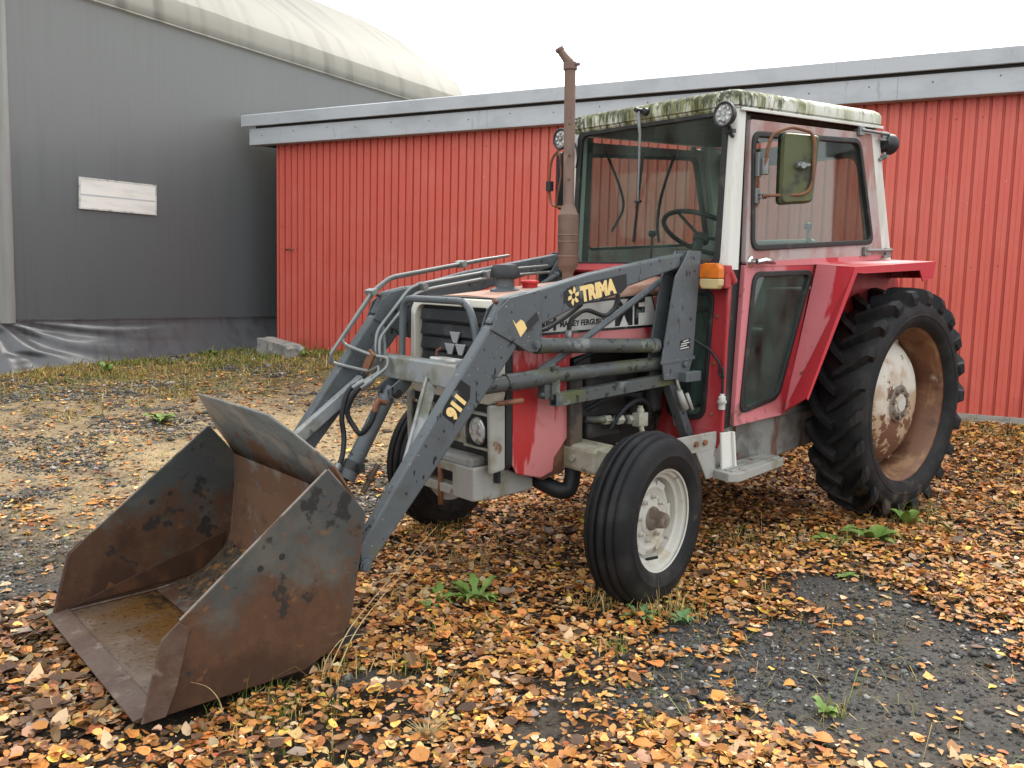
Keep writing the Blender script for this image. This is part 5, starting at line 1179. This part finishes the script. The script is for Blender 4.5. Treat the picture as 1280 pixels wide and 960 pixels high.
# indicator lamps, wiper, cable with plug
for s in (1, -1):
    c = Vector((1.475, s * .562, 1.440))
    b = MB(); b.box(c + Vector((-.025, s * .02, .0)), (.045, .105, .115)); b.tube([c + Vector((-.035, s * .06, .03)), c + Vector((-.075, s * .065, -.03))], .022, 10); il = b.build('indicator_lamp', mRedDk, T, .012)
    b = MB(); q = [(-.062, -.008), (.062, -.008), (.062, .040), (.050, .062), (.030, .068), (-.030, .068), (-.050, .062), (-.062, .040)]; b.prism([(c.y + p[0], c.z + p[1]) for p in q], 'x', c.x - .002, c.x + .042); b.build('orange_lens', mOrange, il, .006)
    b = MB(); q = [(-.062, -.009), (.062, -.009), (.060, -.040), (.046, -.060), (-.046, -.060), (-.060, -.040)]; b.prism([(c.y + p[0], c.z + p[1]) for p in q], 'x', c.x - .002, c.x + .041); b.build('clear_lens', mLampC, il, .006)
b = MB(); b.lathe([(0, .020), (.03, .019), (.034, .0005)], (1.375, .01, 2.315), 'x', 16); b.lathe([(0, .012), (.05, .012), (.051, .0005)], (1.385, -.025, 2.325), 'x', 12); wp = b.build('wiper', mBlack, T)
b = MB(); b.tube([(1.412, -.025, 2.325), (1.415, -.02, 2.29), (1.412, -.008, 2.20), (1.415, -.01, 1.84)], [.009, .011, .008, .004], 8); b.build('wiper_arm', mPipe, wp)
b = MB(); b.bar((1.396, .004, 2.10), (1.416, -.035, 1.62), .008, .014, (1, 0, 0)); b.bar((1.402, .014, 2.095), (1.418, -.02, 1.80), .005, .008, (1, 0, 0)); b.lathe([(-.02, .008), (.02, .008)], (1.412, -.012, 1.84), 'y', 8); b.build('wiper_blade', mBlack, wp)
b = MB(); b.tube(fillet([Vector(p) for p in ((1.55, .478, 1.135), (1.475, .55, 1.075), (1.462, .608, 1.005), (1.455, .595, .95), (1.458, .628, .93), (1.452, .615, 1.0), (1.455, .622, .90), (1.452, .618, .84))], .03), .0065, 8); wc = b.build('lamp_cable', mHose, T)
b = MB(); b.lathe([(.0, .018), (.03, .018), (.032, .024), (.044, .024), (.046, .019), (.065, .019), (.067, .012), (.080, .011)], (1.452, .618, .775), 'z', 14); b.build('socket', mPaperW, wc)
b = MB(); b.tube([(1.395, -.53, 2.20), (1.43, -.475, 2.16), (1.435, -.46, 2.10), (1.41, -.50, 2.06)], .006, 8, 0, .03); b.build('lamp_cable', mHose, T)
# inside the cab
b = MB(); b.box((.55, 0, .68), (1.50, 1.10, .04)); b.add([(.0, -.58, .70), (.0, .58, .70), (-.16, .58, 1.50), (-.16, -.58, 1.50)], [(0, 1, 2, 3)]); b.build('cab_floor', mDark, T)
b = MB()
ro = [(-.57, 1.48), (.57, 1.48), (.56, 2.26), (-.56, 2.26)]; rh = [(-.47, 1.60), (.47, 1.60), (.46, 2.17), (-.46, 2.17)]
b.ring(rpoly(ro, .02, 5), rpoly(rh, .08, 5), lambda p: (rx(p[1]) + .03, p[0], p[1]), lambda p: (rx(p[1]) + .002, p[0], p[1])); rw = b.build('rear_frame', mDarkR, T)
b = MB(); b.plate(rpoly(rh, .08, 5), lambda p: (rx(p[1]) + .016, p[0], p[1]), lambda p: (rx(p[1]) + .012, p[0], p[1])); b.build('window_glass', mGlass, rw)
b = MB(); b.ring(rpoly(offset(rh, .01), .09, 5), rpoly(offset(rh, -.02), .07, 5), lambda p: (rx(p[1]) + .04, p[0], p[1]), lambda p: (rx(p[1]) - .005, p[0], p[1])); b.build('window_seal', mSeal, rw)
b = MB(); b.box((.36, .02, 1.06), (.46, .46, .12)); b.add([(.20, -.20, 1.10), (.20, .24, 1.10), (.06, .25, 1.66), (.06, -.21, 1.66), (.10, -.20, 1.10), (.10, .24, 1.10), (-.02, .25, 1.66), (-.02, -.21, 1.66)], [(0, 1, 2, 3), (4, 5, 6, 7), (0, 1, 5, 4), (1, 2, 6, 5), (2, 3, 7, 6), (3, 0, 4, 7)]); b.box((.34, .02, .86), (.30, .30, .30)); b.build('seat', mSeat, T, .04, seg=3)
b = MB(); stc = Vector((.98, .10, 1.675)); sn = Vector((-.50, .0, .87)).normalized(); su = Vector((0, 1, 0)); sv = sn.cross(su)
b.tube([stc + (su * math.cos(a) + sv * math.sin(a)) * .235 for a in [2 * math.pi * k / 40 for k in range(41)]], .014, 10)
for a in (.4, 2.5, 4.6): b.tube([stc - sn * .03, stc + (su * math.cos(a) + sv * math.sin(a)) * .232], .009, 8)
b.tube([stc - sn * .015, stc - sn * .05], .045, 16); b.tube([stc - sn * .04, stc - sn * .45], .026, 12); b.build('steering_wheel', mBlack, T)
b = MB(); b.box((1.20, 0, 1.36), (.26, .62, .24)); b.box((1.10, 0, 1.0), (.14, .40, .6)); b.build('dashboard', mSeat, T, .03)
for (a, c) in (((.85, -.40, 1.45), (.80, -.435, 1.69)), ((.30, .34, 1.45), (.22, .30, 1.73)), ((.9, -.1, 1.2), (.80, -.15, 1.52))):
    b = MB(); b.tube([a, c], .008, 8); b.lathe([(-.026, .0005), (-.018, .020), (0, .027), (.018, .020), (.026, .0005)], c, 'z', 14)
    if c[1] == .30: b.tube([(.22, .30, 1.66), (.15, .30, 1.63), (.08, .32, 1.61)], .008, 8)
    b.build('lever', mBlack, T)

b = MB(); b.tube([(.50, -.52, 2.2), (.60, -.50, 2.05), (.66, -.50, 1.9), (.68, -.5, 1.75), (.66, -.5, 1.64)], .010, 8, 0, .1); b.build('cab_hose', mHose, T); b = MB(); b.tube([(1.15, -.52, 2.18), (1.05, -.5, 2.0), (.98, -.5, 1.85), (1.1, -.5, 1.7)], .008, 8, 0, .12); b.build('cab_hose', mHose, T)
for s in (1, -1):
    b = MB(); b.box((.30, s * .46, 1.12), (.9, .20, .50)); b.build('side_console', mDark, T, .02)

# ------------------------------------------------------------------ loose ground cover
mLeaf = pmat('fallen_leaf', (.4, .2, .05), 0.6, attr='col', layers=[dict(c=(0.45, 0.33, 0.25), s=60, lo=.5, hi=.68, m=.55, mul=True)], spec=.25)
mStone = pmat('gravel_stone', (.1, .1, .1), 0.75, attr='col', layers=[dict(c=(.6, .6, .6), s=80, lo=.45, hi=.6, m=.7, mul=True)], spec=.3)
mGrass = pmat('grass_blade', (.1, .1, .03), 0.6, attr='col', spec=.25)
fw2 = np.array([fw.x, fw.y]); fw2 /= np.hypot(*fw2); rt2 = np.array([-fw2[1], fw2[0]]) * -1
def inview(x, y, side=1.4, near_=1.9, far_=16):
    dx, dy = x - CAM.x, y - CAM.y
    d = dx * fw2[0] + dy * fw2[1]; l = dx * rt2[0] + dy * rt2[1]
    return (d > near_) & (d < far_) & (np.abs(l) < d * .585 + side), d
# tyre footprints: nothing lies where the wheels stand
def clear(x, y):
    m = np.ones(x.shape, bool)
    for cx, cy, ax_, ay in ((0, .764, .18, .15), (0, -.764, .18, .15), (2.18, .771, .12, .10), (2.18, -.771, .12, .10)): m &= ((x - cx) / ax_) ** 2 + ((y - cy) / ay) ** 2 > 1
    m &= ~((x > 3.60) & (x < 4.315) & (np.abs(y) < .55))
    m &= ~((W0.x - x) * WN.x + (W0.y - y) * WN.y > -.0)
    m &= ((x - T0.x) * TN.x + (y - T0.y) * TN.y) > .33
    return m
PAL = np.array([[.44, .185, .045], [.49, .235, .070], [.50, .295, .130], [.36, .140, .042], [.20, .095, .042], [.55, .350, .065], [.50, .37, .22], [.085, .048, .028], [.30, .185, .10], [.34, .10, .035], [.21, .165, .13]])
PW = np.array([.21, .20, .15, .12, .09, .05, .05, .06, .05, .01, .01])
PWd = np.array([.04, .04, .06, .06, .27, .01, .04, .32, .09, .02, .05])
# leaf outline: stalk end, widest near the base, pointed tip; a crease down the middle
LEAF = np.array([[-.46, 0, 0], [-.36, .27, .02], [-.05, .38, .04], [.26, .24, .03], [.56, 0, .0], [.26, -.24, .03], [-.05, -.38, .04], [-.36, -.27, .02], [-.02, 0, -.015]])
LF = np.array([[8, 0, 1], [8, 1, 2], [8, 2, 3], [8, 3, 4], [8, 4, 5], [8, 5, 6], [8, 6, 7], [8, 7, 0]])
def rotz(a):
    c, s_ = np.cos(a), np.sin(a); z = np.zeros_like(a); o = np.ones_like(a)
    return np.stack([np.stack([c, -s_, z], -1), np.stack([s_, c, z], -1), np.stack([z, z, o], -1)], -2)
def rotx(a):
    c, s_ = np.cos(a), np.sin(a); z = np.zeros_like(a); o = np.ones_like(a)
    return np.stack([np.stack([o, z, z], -1), np.stack([z, c, -s_], -1), np.stack([z, s_, c], -1)], -2)
def leafverts(n, size, tilt):
    P = np.repeat(LEAF[None], n, 0).copy()
    P[:, :, 1] *= rng.uniform(.75, 1.15, (n, 1)); P += rng.normal(0, .022, P.shape)
    curl = rng.normal(.12, .40, n)[:, None]; bend = rng.normal(.1, .40, n)[:, None]
    P[:, :, 2] = P[:, :, 2] * (1 + 2.2 * curl) + curl * 1.1 * P[:, :, 1] ** 2 + bend * .7 * P[:, :, 0] ** 2
    M = rotz(rng.uniform(0, 6.283, n)) @ rotx(rng.normal(0, 1, n) * tilt) @ rotz(rng.uniform(0, 6.283, n))
    return np.einsum('nij,nkj->nki', M, P) * size[:, None, None]
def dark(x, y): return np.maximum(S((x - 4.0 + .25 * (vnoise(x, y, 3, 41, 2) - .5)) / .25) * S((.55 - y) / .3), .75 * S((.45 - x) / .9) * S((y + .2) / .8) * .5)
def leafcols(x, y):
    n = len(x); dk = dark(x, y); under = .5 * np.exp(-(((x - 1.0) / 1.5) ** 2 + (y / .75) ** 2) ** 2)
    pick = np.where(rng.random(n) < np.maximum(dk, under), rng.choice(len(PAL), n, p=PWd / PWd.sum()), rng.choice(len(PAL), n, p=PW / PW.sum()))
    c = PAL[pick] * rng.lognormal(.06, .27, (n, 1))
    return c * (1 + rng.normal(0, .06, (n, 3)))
N = 620000
x = rng.uniform(-6.0, 4.95, N); y = rng.uniform(-8.6, 3.1, N)
v, d = inview(x, y)
dens = leafd(x, y)
far_bits = .065 * S((-y - .8) / 1.5) * (vnoise(x, y, 2.5, 77, 3) > .42) + .012
gap = .45 + .55 * S((vnoise(x, y, 3.5, 19, 3) - .34) / .16)
keep = v & clear(x, y) & (rng.random(N) < np.maximum(dens * gap, far_bits) * np.clip(1.25 - d * .050, .5, 1) * .92)
x, y, d = x[keep], y[keep], d[keep]
dl = leafd(x, y)
size = np.where(rng.random(len(x)) < .45, rng.lognormal(math.log(.015), .35, len(x)), rng.lognormal(math.log(.034), .30, len(x))) * (1 + .35 * dark(x, y)) * (1 + .03 * np.clip(d - 4, 0, 6))
tilt = np.where(dl > .6, .36, .20)
lv = leafverts(len(x), size, tilt)
lz = gfine(x, y) + .006 + rng.uniform(0, .030, len(x)) * dl + .02 * dl * np.clip(vnoise(x, y, 6, 15, 2) - .35, 0, 1) * 1.5
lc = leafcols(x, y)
# the 300 leaves that show largest are objects of their own
score = size / d + rng.uniform(0, .0006, len(x)); score[(~inview(x, y, -.05, 2.45)[0])] = 0
order = np.argsort(-score); solo = order[:300]; rest = np.setdiff1d(np.arange(len(x)), solo)
def leafmesh(name, idx):
    n = len(idx); V = lv[idx].copy(); V[:, :, 0] += x[idx, None]; V[:, :, 1] += y[idx, None]; V[:, :, 2] += lz[idx, None]
    F = (LF[None] + 9 * np.arange(n)[:, None, None]).reshape(-1, 3)
    return npmesh(name, V.reshape(-1, 3), F, mLeaf, np.repeat(lc[idx], 9, 0))
lit = leafmesh('leaf_litter', rest); lit['kind'] = 'stuff'
shapes = []
for k in range(24):
    i = solo[k]
    me = bpy.data.meshes.new('fallen_leaf'); me.from_pydata([tuple(p) for p in lv[i] / size[i]], [], [tuple(f) for f in LF])
    a = me.color_attributes.new('col', 'FLOAT_COLOR', 'POINT'); a.data.foreach_set('color', np.tile(np.r_[lc[i], 1], 9).astype(np.float32)); me.materials.append(mLeaf); shapes.append(me)
for k, i in enumerate(solo):
    o = bpy.data.objects.new('fallen_leaf', shapes[k % 24]); COL.objects.link(o); o.parent = ground
    o.location = (x[i], y[i], lz[i] + .004); o.rotation_euler = (0, 0, random.uniform(0, 6.28)); s_ = float(size[i]); o.scale = (s_, s_, s_)
NLEAF = len(x)

# gravel
OCT = np.array([[1, 0, 0], [-1, 0, 0], [0, 1, 0], [0, -1, 0], [0, 0, 1], [0, 0, -1], [.6, .6, .5], [-.6, .6, .45], [.6, -.6, .45], [-.6, -.6, .5]], float)
OF = np.array([[4, 0, 6], [4, 6, 2], [4, 2, 7], [4, 7, 1], [4, 1, 9], [4, 9, 3], [4, 3, 8], [4, 8, 0], [5, 6, 0], [5, 2, 6], [5, 7, 2], [5, 1, 7], [5, 9, 1], [5, 3, 9], [5, 8, 3], [5, 0, 8]])
N = 460000
gx_ = rng.uniform(-5, 4.95, N); gy_ = rng.uniform(-8.4, 3.1, N)
v, d = inview(gx_, gy_)
clump = vnoise(gx_, gy_, 1.4, 87, 3)
track = S((1.25 - np.hypot((gx_ - 1.35) / 1.5, (gy_ + 3.2) / .75)) / .4)
gd_ = (1 - leafd(gx_, gy_)) * np.where(gy_ < -1.0, .10 + .85 * S((clump - .46) / .10), .30 + 1.0 * S((clump - .42) / .18)) * (1 - .93 * track) * np.clip(1.3 - d * .06, .35, 1)
keep = v & clear(gx_, gy_) & (rng.random(N) < gd_)
gx_, gy_, d = gx_[keep], gy_[keep], d[keep]
sz = np.clip(rng.lognormal(math.log(.0052), .55, len(gx_)), .0028, .030) * (1 + .055 * np.clip(d - 3.5, 0, 7))
P = OCT[None] * (1 + rng.normal(0, .22, (len(gx_), 10, 1))) * np.stack([rng.uniform(.8, 1.5, len(gx_)), rng.uniform(.7, 1.1, len(gx_)), rng.uniform(.4, .8, len(gx_))], -1)[:, None]
M = rotz(rng.uniform(0, 6.283, len(gx_))) @ rotx(rng.normal(0, .35, len(gx_)))
P = np.einsum('nij,nkj->nki', M, P) * sz[:, None, None]
P[:, :, 0] += gx_[:, None]; P[:, :, 1] += gy_[:, None]; P[:, :, 2] += (gfine(gx_, gy_) + sz * .15)[:, None]
gcol = np.where((gy_ < -1.0)[:, None], np.array([.105, .095, .078]), np.array([.070, .069, .066])) * rng.lognormal(-.1, .5, (len(gx_), 1)) * (1 + rng.normal(0, .05, (len(gx_), 3)))
pale = rng.random(len(gx_)) < np.where(gy_ < -1.2, .14, .05); gcol[pale] = np.array([.38, .36, .33]) * rng.uniform(.6, 1.2, (pale.sum(), 1))
gr_ = npmesh('gravel', P.reshape(-1, 3), (OF[None] + 10 * np.arange(len(gx_))[:, None, None]).reshape(-1, 3), mStone, np.repeat(np.clip(gcol, .01, .7), 10, 0)); gr_['kind'] = 'stuff'

# grass: short turf by the buildings, straw and tufts among the leaves
def blades(bx, by, h, wdt, lean, cols, name):
    n = len(bx); az = rng.uniform(0, 6.283, n); la = rng.uniform(0, 6.283, n); le = np.abs(rng.normal(0, 1, n)) * lean * h
    bz = gfine(bx, by) - .004
    dx, dy = np.cos(az) * wdt / 2, np.sin(az) * wdt / 2
    lx, ly = np.cos(la) * le, np.sin(la) * le
    V = np.zeros((n, 5, 3))
    V[:, 0] = np.stack([bx - dx, by - dy, bz], -1); V[:, 1] = np.stack([bx + dx, by + dy, bz], -1)
    V[:, 2] = np.stack([bx - dx * .7 + lx * .35, by - dy * .7 + ly * .35, bz + h * .6], -1); V[:, 3] = np.stack([bx + dx * .7 + lx * .35, by + dy * .7 + ly * .35, bz + h * .6], -1)
    V[:, 4] = np.stack([bx + lx, by + ly, bz + h * np.clip(1 - .35 * (le / h) ** 2, .3, 1)], -1)
    F = np.array([[0, 1, 3], [0, 3, 2], [2, 3, 4]])
    o = npmesh(name, V.reshape(-1, 3), (F[None] + 5 * np.arange(n)[:, None, None]).reshape(-1, 3), mGrass, np.repeat(cols, 5, 0)); o['kind'] = 'stuff'
    return o
GP = np.array([[.125, .180, .028], [.19, .220, .042], [.38, .27, .075], [.44, .34, .15], [.34, .19, .055]])
N = 330000
bx = rng.uniform(-3.5, 4.9, N); by = rng.uniform(-9.1, -3.6, N)
v, d = inview(bx, by)
pt = vnoise(bx, by, 1.5, 101, 4); pt2 = vnoise(bx, by, 4, 103, 2)
lat = -by - .15 * (bx - 0)
td = S((lat - 4.4 + 2.6 * (pt - .5)) / 1.6) * S((pt2 - .26) / .25) * (.35 + .65 * S((pt - .36) / .2))
keep = v & clear(bx, by) & (rng.random(N) < td * .40)
bx, by = bx[keep], by[keep]; pt2 = vnoise(bx, by, 1.1, 107, 3)
green = np.clip(S((-by - 6.0 + .5 * (.6 - bx)) / 1.6) * .85 + (pt2 - .5) * 2.0, .03, .85)
ci = np.where(rng.random(len(bx)) < green, rng.choice([0, 1], len(bx)), rng.choice([2, 3, 4, 1], len(bx), p=[.42, .25, .20, .13]))
blades(bx, by, rng.lognormal(math.log(.040), .5, len(bx)), rng.uniform(.006, .013, len(bx)), .9, GP[ci] * rng.uniform(.6, 1.15, (len(bx), 1)), 'turf_grass')
# scattered tufts: (x, y, radius, blades, height, straw share)
tufts = [(0.02, .97, .16, 90, .13, .5), (.18, .90, .12, 50, .10, .6), (2.27, .92, .10, 70, .10, .8), (2.42, .70, .10, 60, .09, .9), (2.18, 1.0, .09, 40, .10, .5), (3.88, .62, .12, 120, .07, .15), (3.95, .72, .10, 70, .06, .4), (3.98, .50, .12, 60, .06, .2),
         (3.62, .60, .10, 50, .07, .6), (3.78, .80, .06, 60, .05, .2), (3.40, .70, .10, 40, .07, .7), (3.15, .52, .09, 50, .06, .6), (3.32, .95, .12, 60, .05, .6), (2.95, .62, .10, 60, .06, .3), (2.70, .25, .10, 50, .06, .5), (3.05, .1, .12, 50, .08, .9),
         (2.55, -.1, .15, 60, .08, .9), (2.35, -.65, .20, 120, .10, .9), (2.15, -.95, .2, 90, .12, .8), (1.2, .55, .14, 60, .09, .6), (1.0, .80, .12, 60, .08, .4), (.8, .95, .12, 60, .07, .3), (.5, 1.05, .14, 60, .08, .3), (1.4, .75, .1, 40, .07, .5), (.2, 1.3, .12, 40, .08, .3),
         (-.6, 1.2, .15, 50, .09, .4), (-1.4, .9, .25, 70, .1, .5), (-2.6, .3, .3, 90, .1, .4), (-3.2, -.3, .25, 120, .12, .5), (-3.1, .3, .25, 120, .11, .5), (2.42, 1.85, .04, 40, .05, .5), (2.7, 1.05, .07, 40, .06, .3), (1.75, 1.05, .06, 40, .06, .9), (3.05, 1.55, .08, 30, .06, .4), (4.1, .95, .1, 40, .05, .5), (3.95, 1.05, .12, 50, .05, .3)]
X_, Y_, H_, C_ = [], [], [], []
for (tx_, ty_, r, n, h, stw) in tufts:
    a = rng.uniform(0, 6.283, n); rr = r * np.sqrt(rng.random(n)) ; X_.append(tx_ + rr * np.cos(a)); Y_.append(ty_ + rr * np.sin(a)); H_.append(h * rng.lognormal(-.1, .35, n))
    C_.append(np.where((rng.random(n) < stw)[:, None], GP[rng.choice([2, 3, 3], n)], GP[rng.choice([0, 1], n)]) * rng.uniform(.7, 1.2, (n, 1)))
blades(np.concatenate(X_), np.concatenate(Y_), np.concatenate(H_), rng.uniform(.003, .006, sum(len(q) for q in X_)), .7, np.concatenate(C_), 'grass_tufts')
# thin stems sticking out of the litter everywhere
N = 15000
bx = rng.uniform(-4, 4.9, N); by = rng.uniform(-4, 3, N); v, d = inview(bx, by); k_ = v & clear(bx, by) & (vnoise(bx, by, 2.2, 111, 3) > .53); bx, by = bx[k_], by[k_]
blades(bx, by, rng.lognormal(math.log(.055), .4, len(bx)), rng.uniform(.002, .0045, len(bx)), 1.4, GP[rng.choice([0, 1, 1, 2, 3, 4], len(bx))] * rng.uniform(.6, 1.1, (len(bx), 1)), 'dry_stems')

# ------------------------------------------------------------------ weeds, straw tuft, stalks
mWeed = pmat('weed_leaf', (0.115, 0.200, 0.038), 0.55, layers=[dict(c=(0.22, 0.28, 0.07), s=14, lo=.45, hi=.65, m=.8), dict(c=(0.25, 0.22, 0.06), s=9, lo=.62, hi=.75, m=.7)])
mWeedB = pmat('weed_leaf_blue', (0.085, 0.165, 0.060), 0.5, layers=[dict(c=(0.14, 0.24, 0.08), s=14, lo=.45, hi=.65, m=.8)])
mStraw = pmat('straw', (0.46, 0.36, 0.18), 0.7, layers=[dict(c=(0.30, 0.22, 0.10), s=30, lo=.45, hi=.6)])
def weed(px, py, n, L, wd, mat, label, lobes=True, lift=.5):
    t = thing('weed_plant', label, 'weed', (px, py, float(gfine(px, py))), 'green weeds growing among the leaves')
    for k in range(n):
        a = 2 * math.pi * k / n + random.uniform(-.4, .4); l_ = L * random.uniform(.65, 1.15); li = lift * random.uniform(.5, 1.3)
        ns = 7; V = []; F = []
        for i in range(ns + 1):
            t_ = i / ns; rr = l_ * t_; h = l_ * li * math.sin(t_ * 2.2) * .8 + .006
            ww = wd * math.sin(min(1, t_ * 1.05 + .05) * math.pi) ** .7 * (1 if not lobes else (1.15 if i % 2 else .45)) + .002
            c = Vector((math.cos(a) * rr, math.sin(a) * rr, h)); sd = Vector((-math.sin(a), math.cos(a), 0)) * ww
            V += [c - sd + Vector((0, 0, ww * .3)), c, c + sd + Vector((0, 0, ww * .3))]
        for i in range(ns): F += [(3 * i, 3 * i + 1, 3 * i + 4, 3 * i + 3), (3 * i + 1, 3 * i + 2, 3 * i + 5, 3 * i + 4)]
        b = MB(); b.add(V, F, 0, True); b.build('leaf', mat, t)
    return t
weed(2.62, -4.25, 13, .17, .034, mWeed, 'leafy green rosette weed alone on the gravel behind the bucket, a brown leaf in front')
weed(2.80, .33, 17, .165, .021, mWeed, 'large feathery green weed in the orange leaves left of the near front tyre', True, .7)
weed(2.91, .22, 11, .11, .015, mWeed, 'smaller feathery green weed just left of the large feathery one', True, .6)
weed(3.02, .28, 6, .06, .011, mWeed, 'smallest feathery weed sprig at the left end of the row of three', True, .7)
weed(2.38, .92, 11, .085, .016, mWeedB, 'bluish green weed at the edge of the gravel in front of the near front tyre', True, .7)
weed(2.27, 1.06, 9, .07, .015, mWeedB, 'bluish green weed beside bare gravel, right of its twin by the front tyre', True, .7)
weed(.62, 1.02, 12, .16, .036, mWeed, 'broad leaved green weed in the leaves in front of the rear tyre', False, .45)
weed(.82, .90, 10, .13, .030, mWeed, 'broad leaved green weed lying flatter, between the step and the rear tyre', False, .35)
weed(.18, 1.00, 4, .11, .030, mWeed, 'single upright green leaf cluster touching the foot of the rear tyre', False, .9)
weed(2.47, 1.84, 6, .055, .017, mWeed, 'tiny yellow green weed standing alone on the dark gravel at lower right', False, .8)
weed(2.36, -6.72, 5, .17, .030, mWeed, 'pale green weed with long leaves on the stones near the grey hall', False, 1.0)
weed(.86, -7.55, 8, .12, .022, mWeed, 'bright green weed beside the concrete block and the fabric skirt', False, .8)
weed(-.02, -6.82, 7, .11, .020, mWeed, 'green weed against the red wall just right of the concrete block', False, .9)
weed(1.25, 1.22, 5, .07, .014, mWeed, 'low green weed at the far edge of the gravel, below the step', False, .4)
def stalks(name, label, cat, lines, r):
    c = Vector(lines[0][0]); t = thing(name, label, cat, c)
    for L in lines:
        b = MB(); pts = fillet([Vector(p) - c for p in L], .12, 5); k = len(pts); b.tube(pts, [r * (1 - .75 * i / (k - 1)) for i in range(k)], 5); b.build('stalk', mStraw, t)
gs = lambda px, py, h: (px, py, float(gz(px, py)) + h)
stalks('dry_grass_stalk', 'pair of long pale dry grass stalks leaning past the back of the bucket', 'grass stalk', [[gs(3.70, .60, 0), gs(3.60, .585, .16), gs(3.42, .56, .30), gs(3.16, .52, .46)], [gs(3.67, .62, 0), gs(3.58, .60, .15), gs(3.44, .58, .27), gs(3.20, .56, .42)], [gs(3.71, .60, 0), gs(3.70, .62, .10), gs(3.64, .64, .16), gs(3.56, .66, .15)]], .0028)
stalks('dry_grass_straw', 'single arched straw coloured grass stem against the rusty bucket side', 'grass stalk', [[gs(4.06, .60, 0), gs(4.08, .605, .09), gs(4.12, .61, .15), gs(4.18, .62, .185)]], .0022)
stalks('dry_twig', 'thin bent pale twig lying on the soil mound right of the front wheel', 'twig', [[gs(1.62, .86, .03), gs(1.70, .98, .03), gs(1.66, 1.04, .025), gs(1.72, 1.12, .02)]], .0022)
t = thing('straw_tuft', 'pale dry straw tuft splayed out at the bottom edge of the photo', 'grass tuft', (3.62, 1.13, float(gz(3.62, 1.13))))
b = MB()
for k in range(110):
    a = random.uniform(0, 6.28); l_ = random.uniform(.05, .105); e_ = random.uniform(.25, 1.3)
    b.tube([(random.uniform(-.012, .012), random.uniform(-.012, .012), 0), (math.cos(a) * l_ * .5 * math.cos(e_), math.sin(a) * l_ * .5 * math.cos(e_), l_ * .55 * math.sin(e_)), (math.cos(a) * l_ * math.cos(e_), math.sin(a) * l_ * math.cos(e_), l_ * .85 * math.sin(e_))], [.0016, .0013, .0004], 4, 0, 0, False)
o = b.build('straw_blades', mStraw, t); o['kind'] = 'stuff'
print('leaves', NLEAF, 'stones', len(gx_))
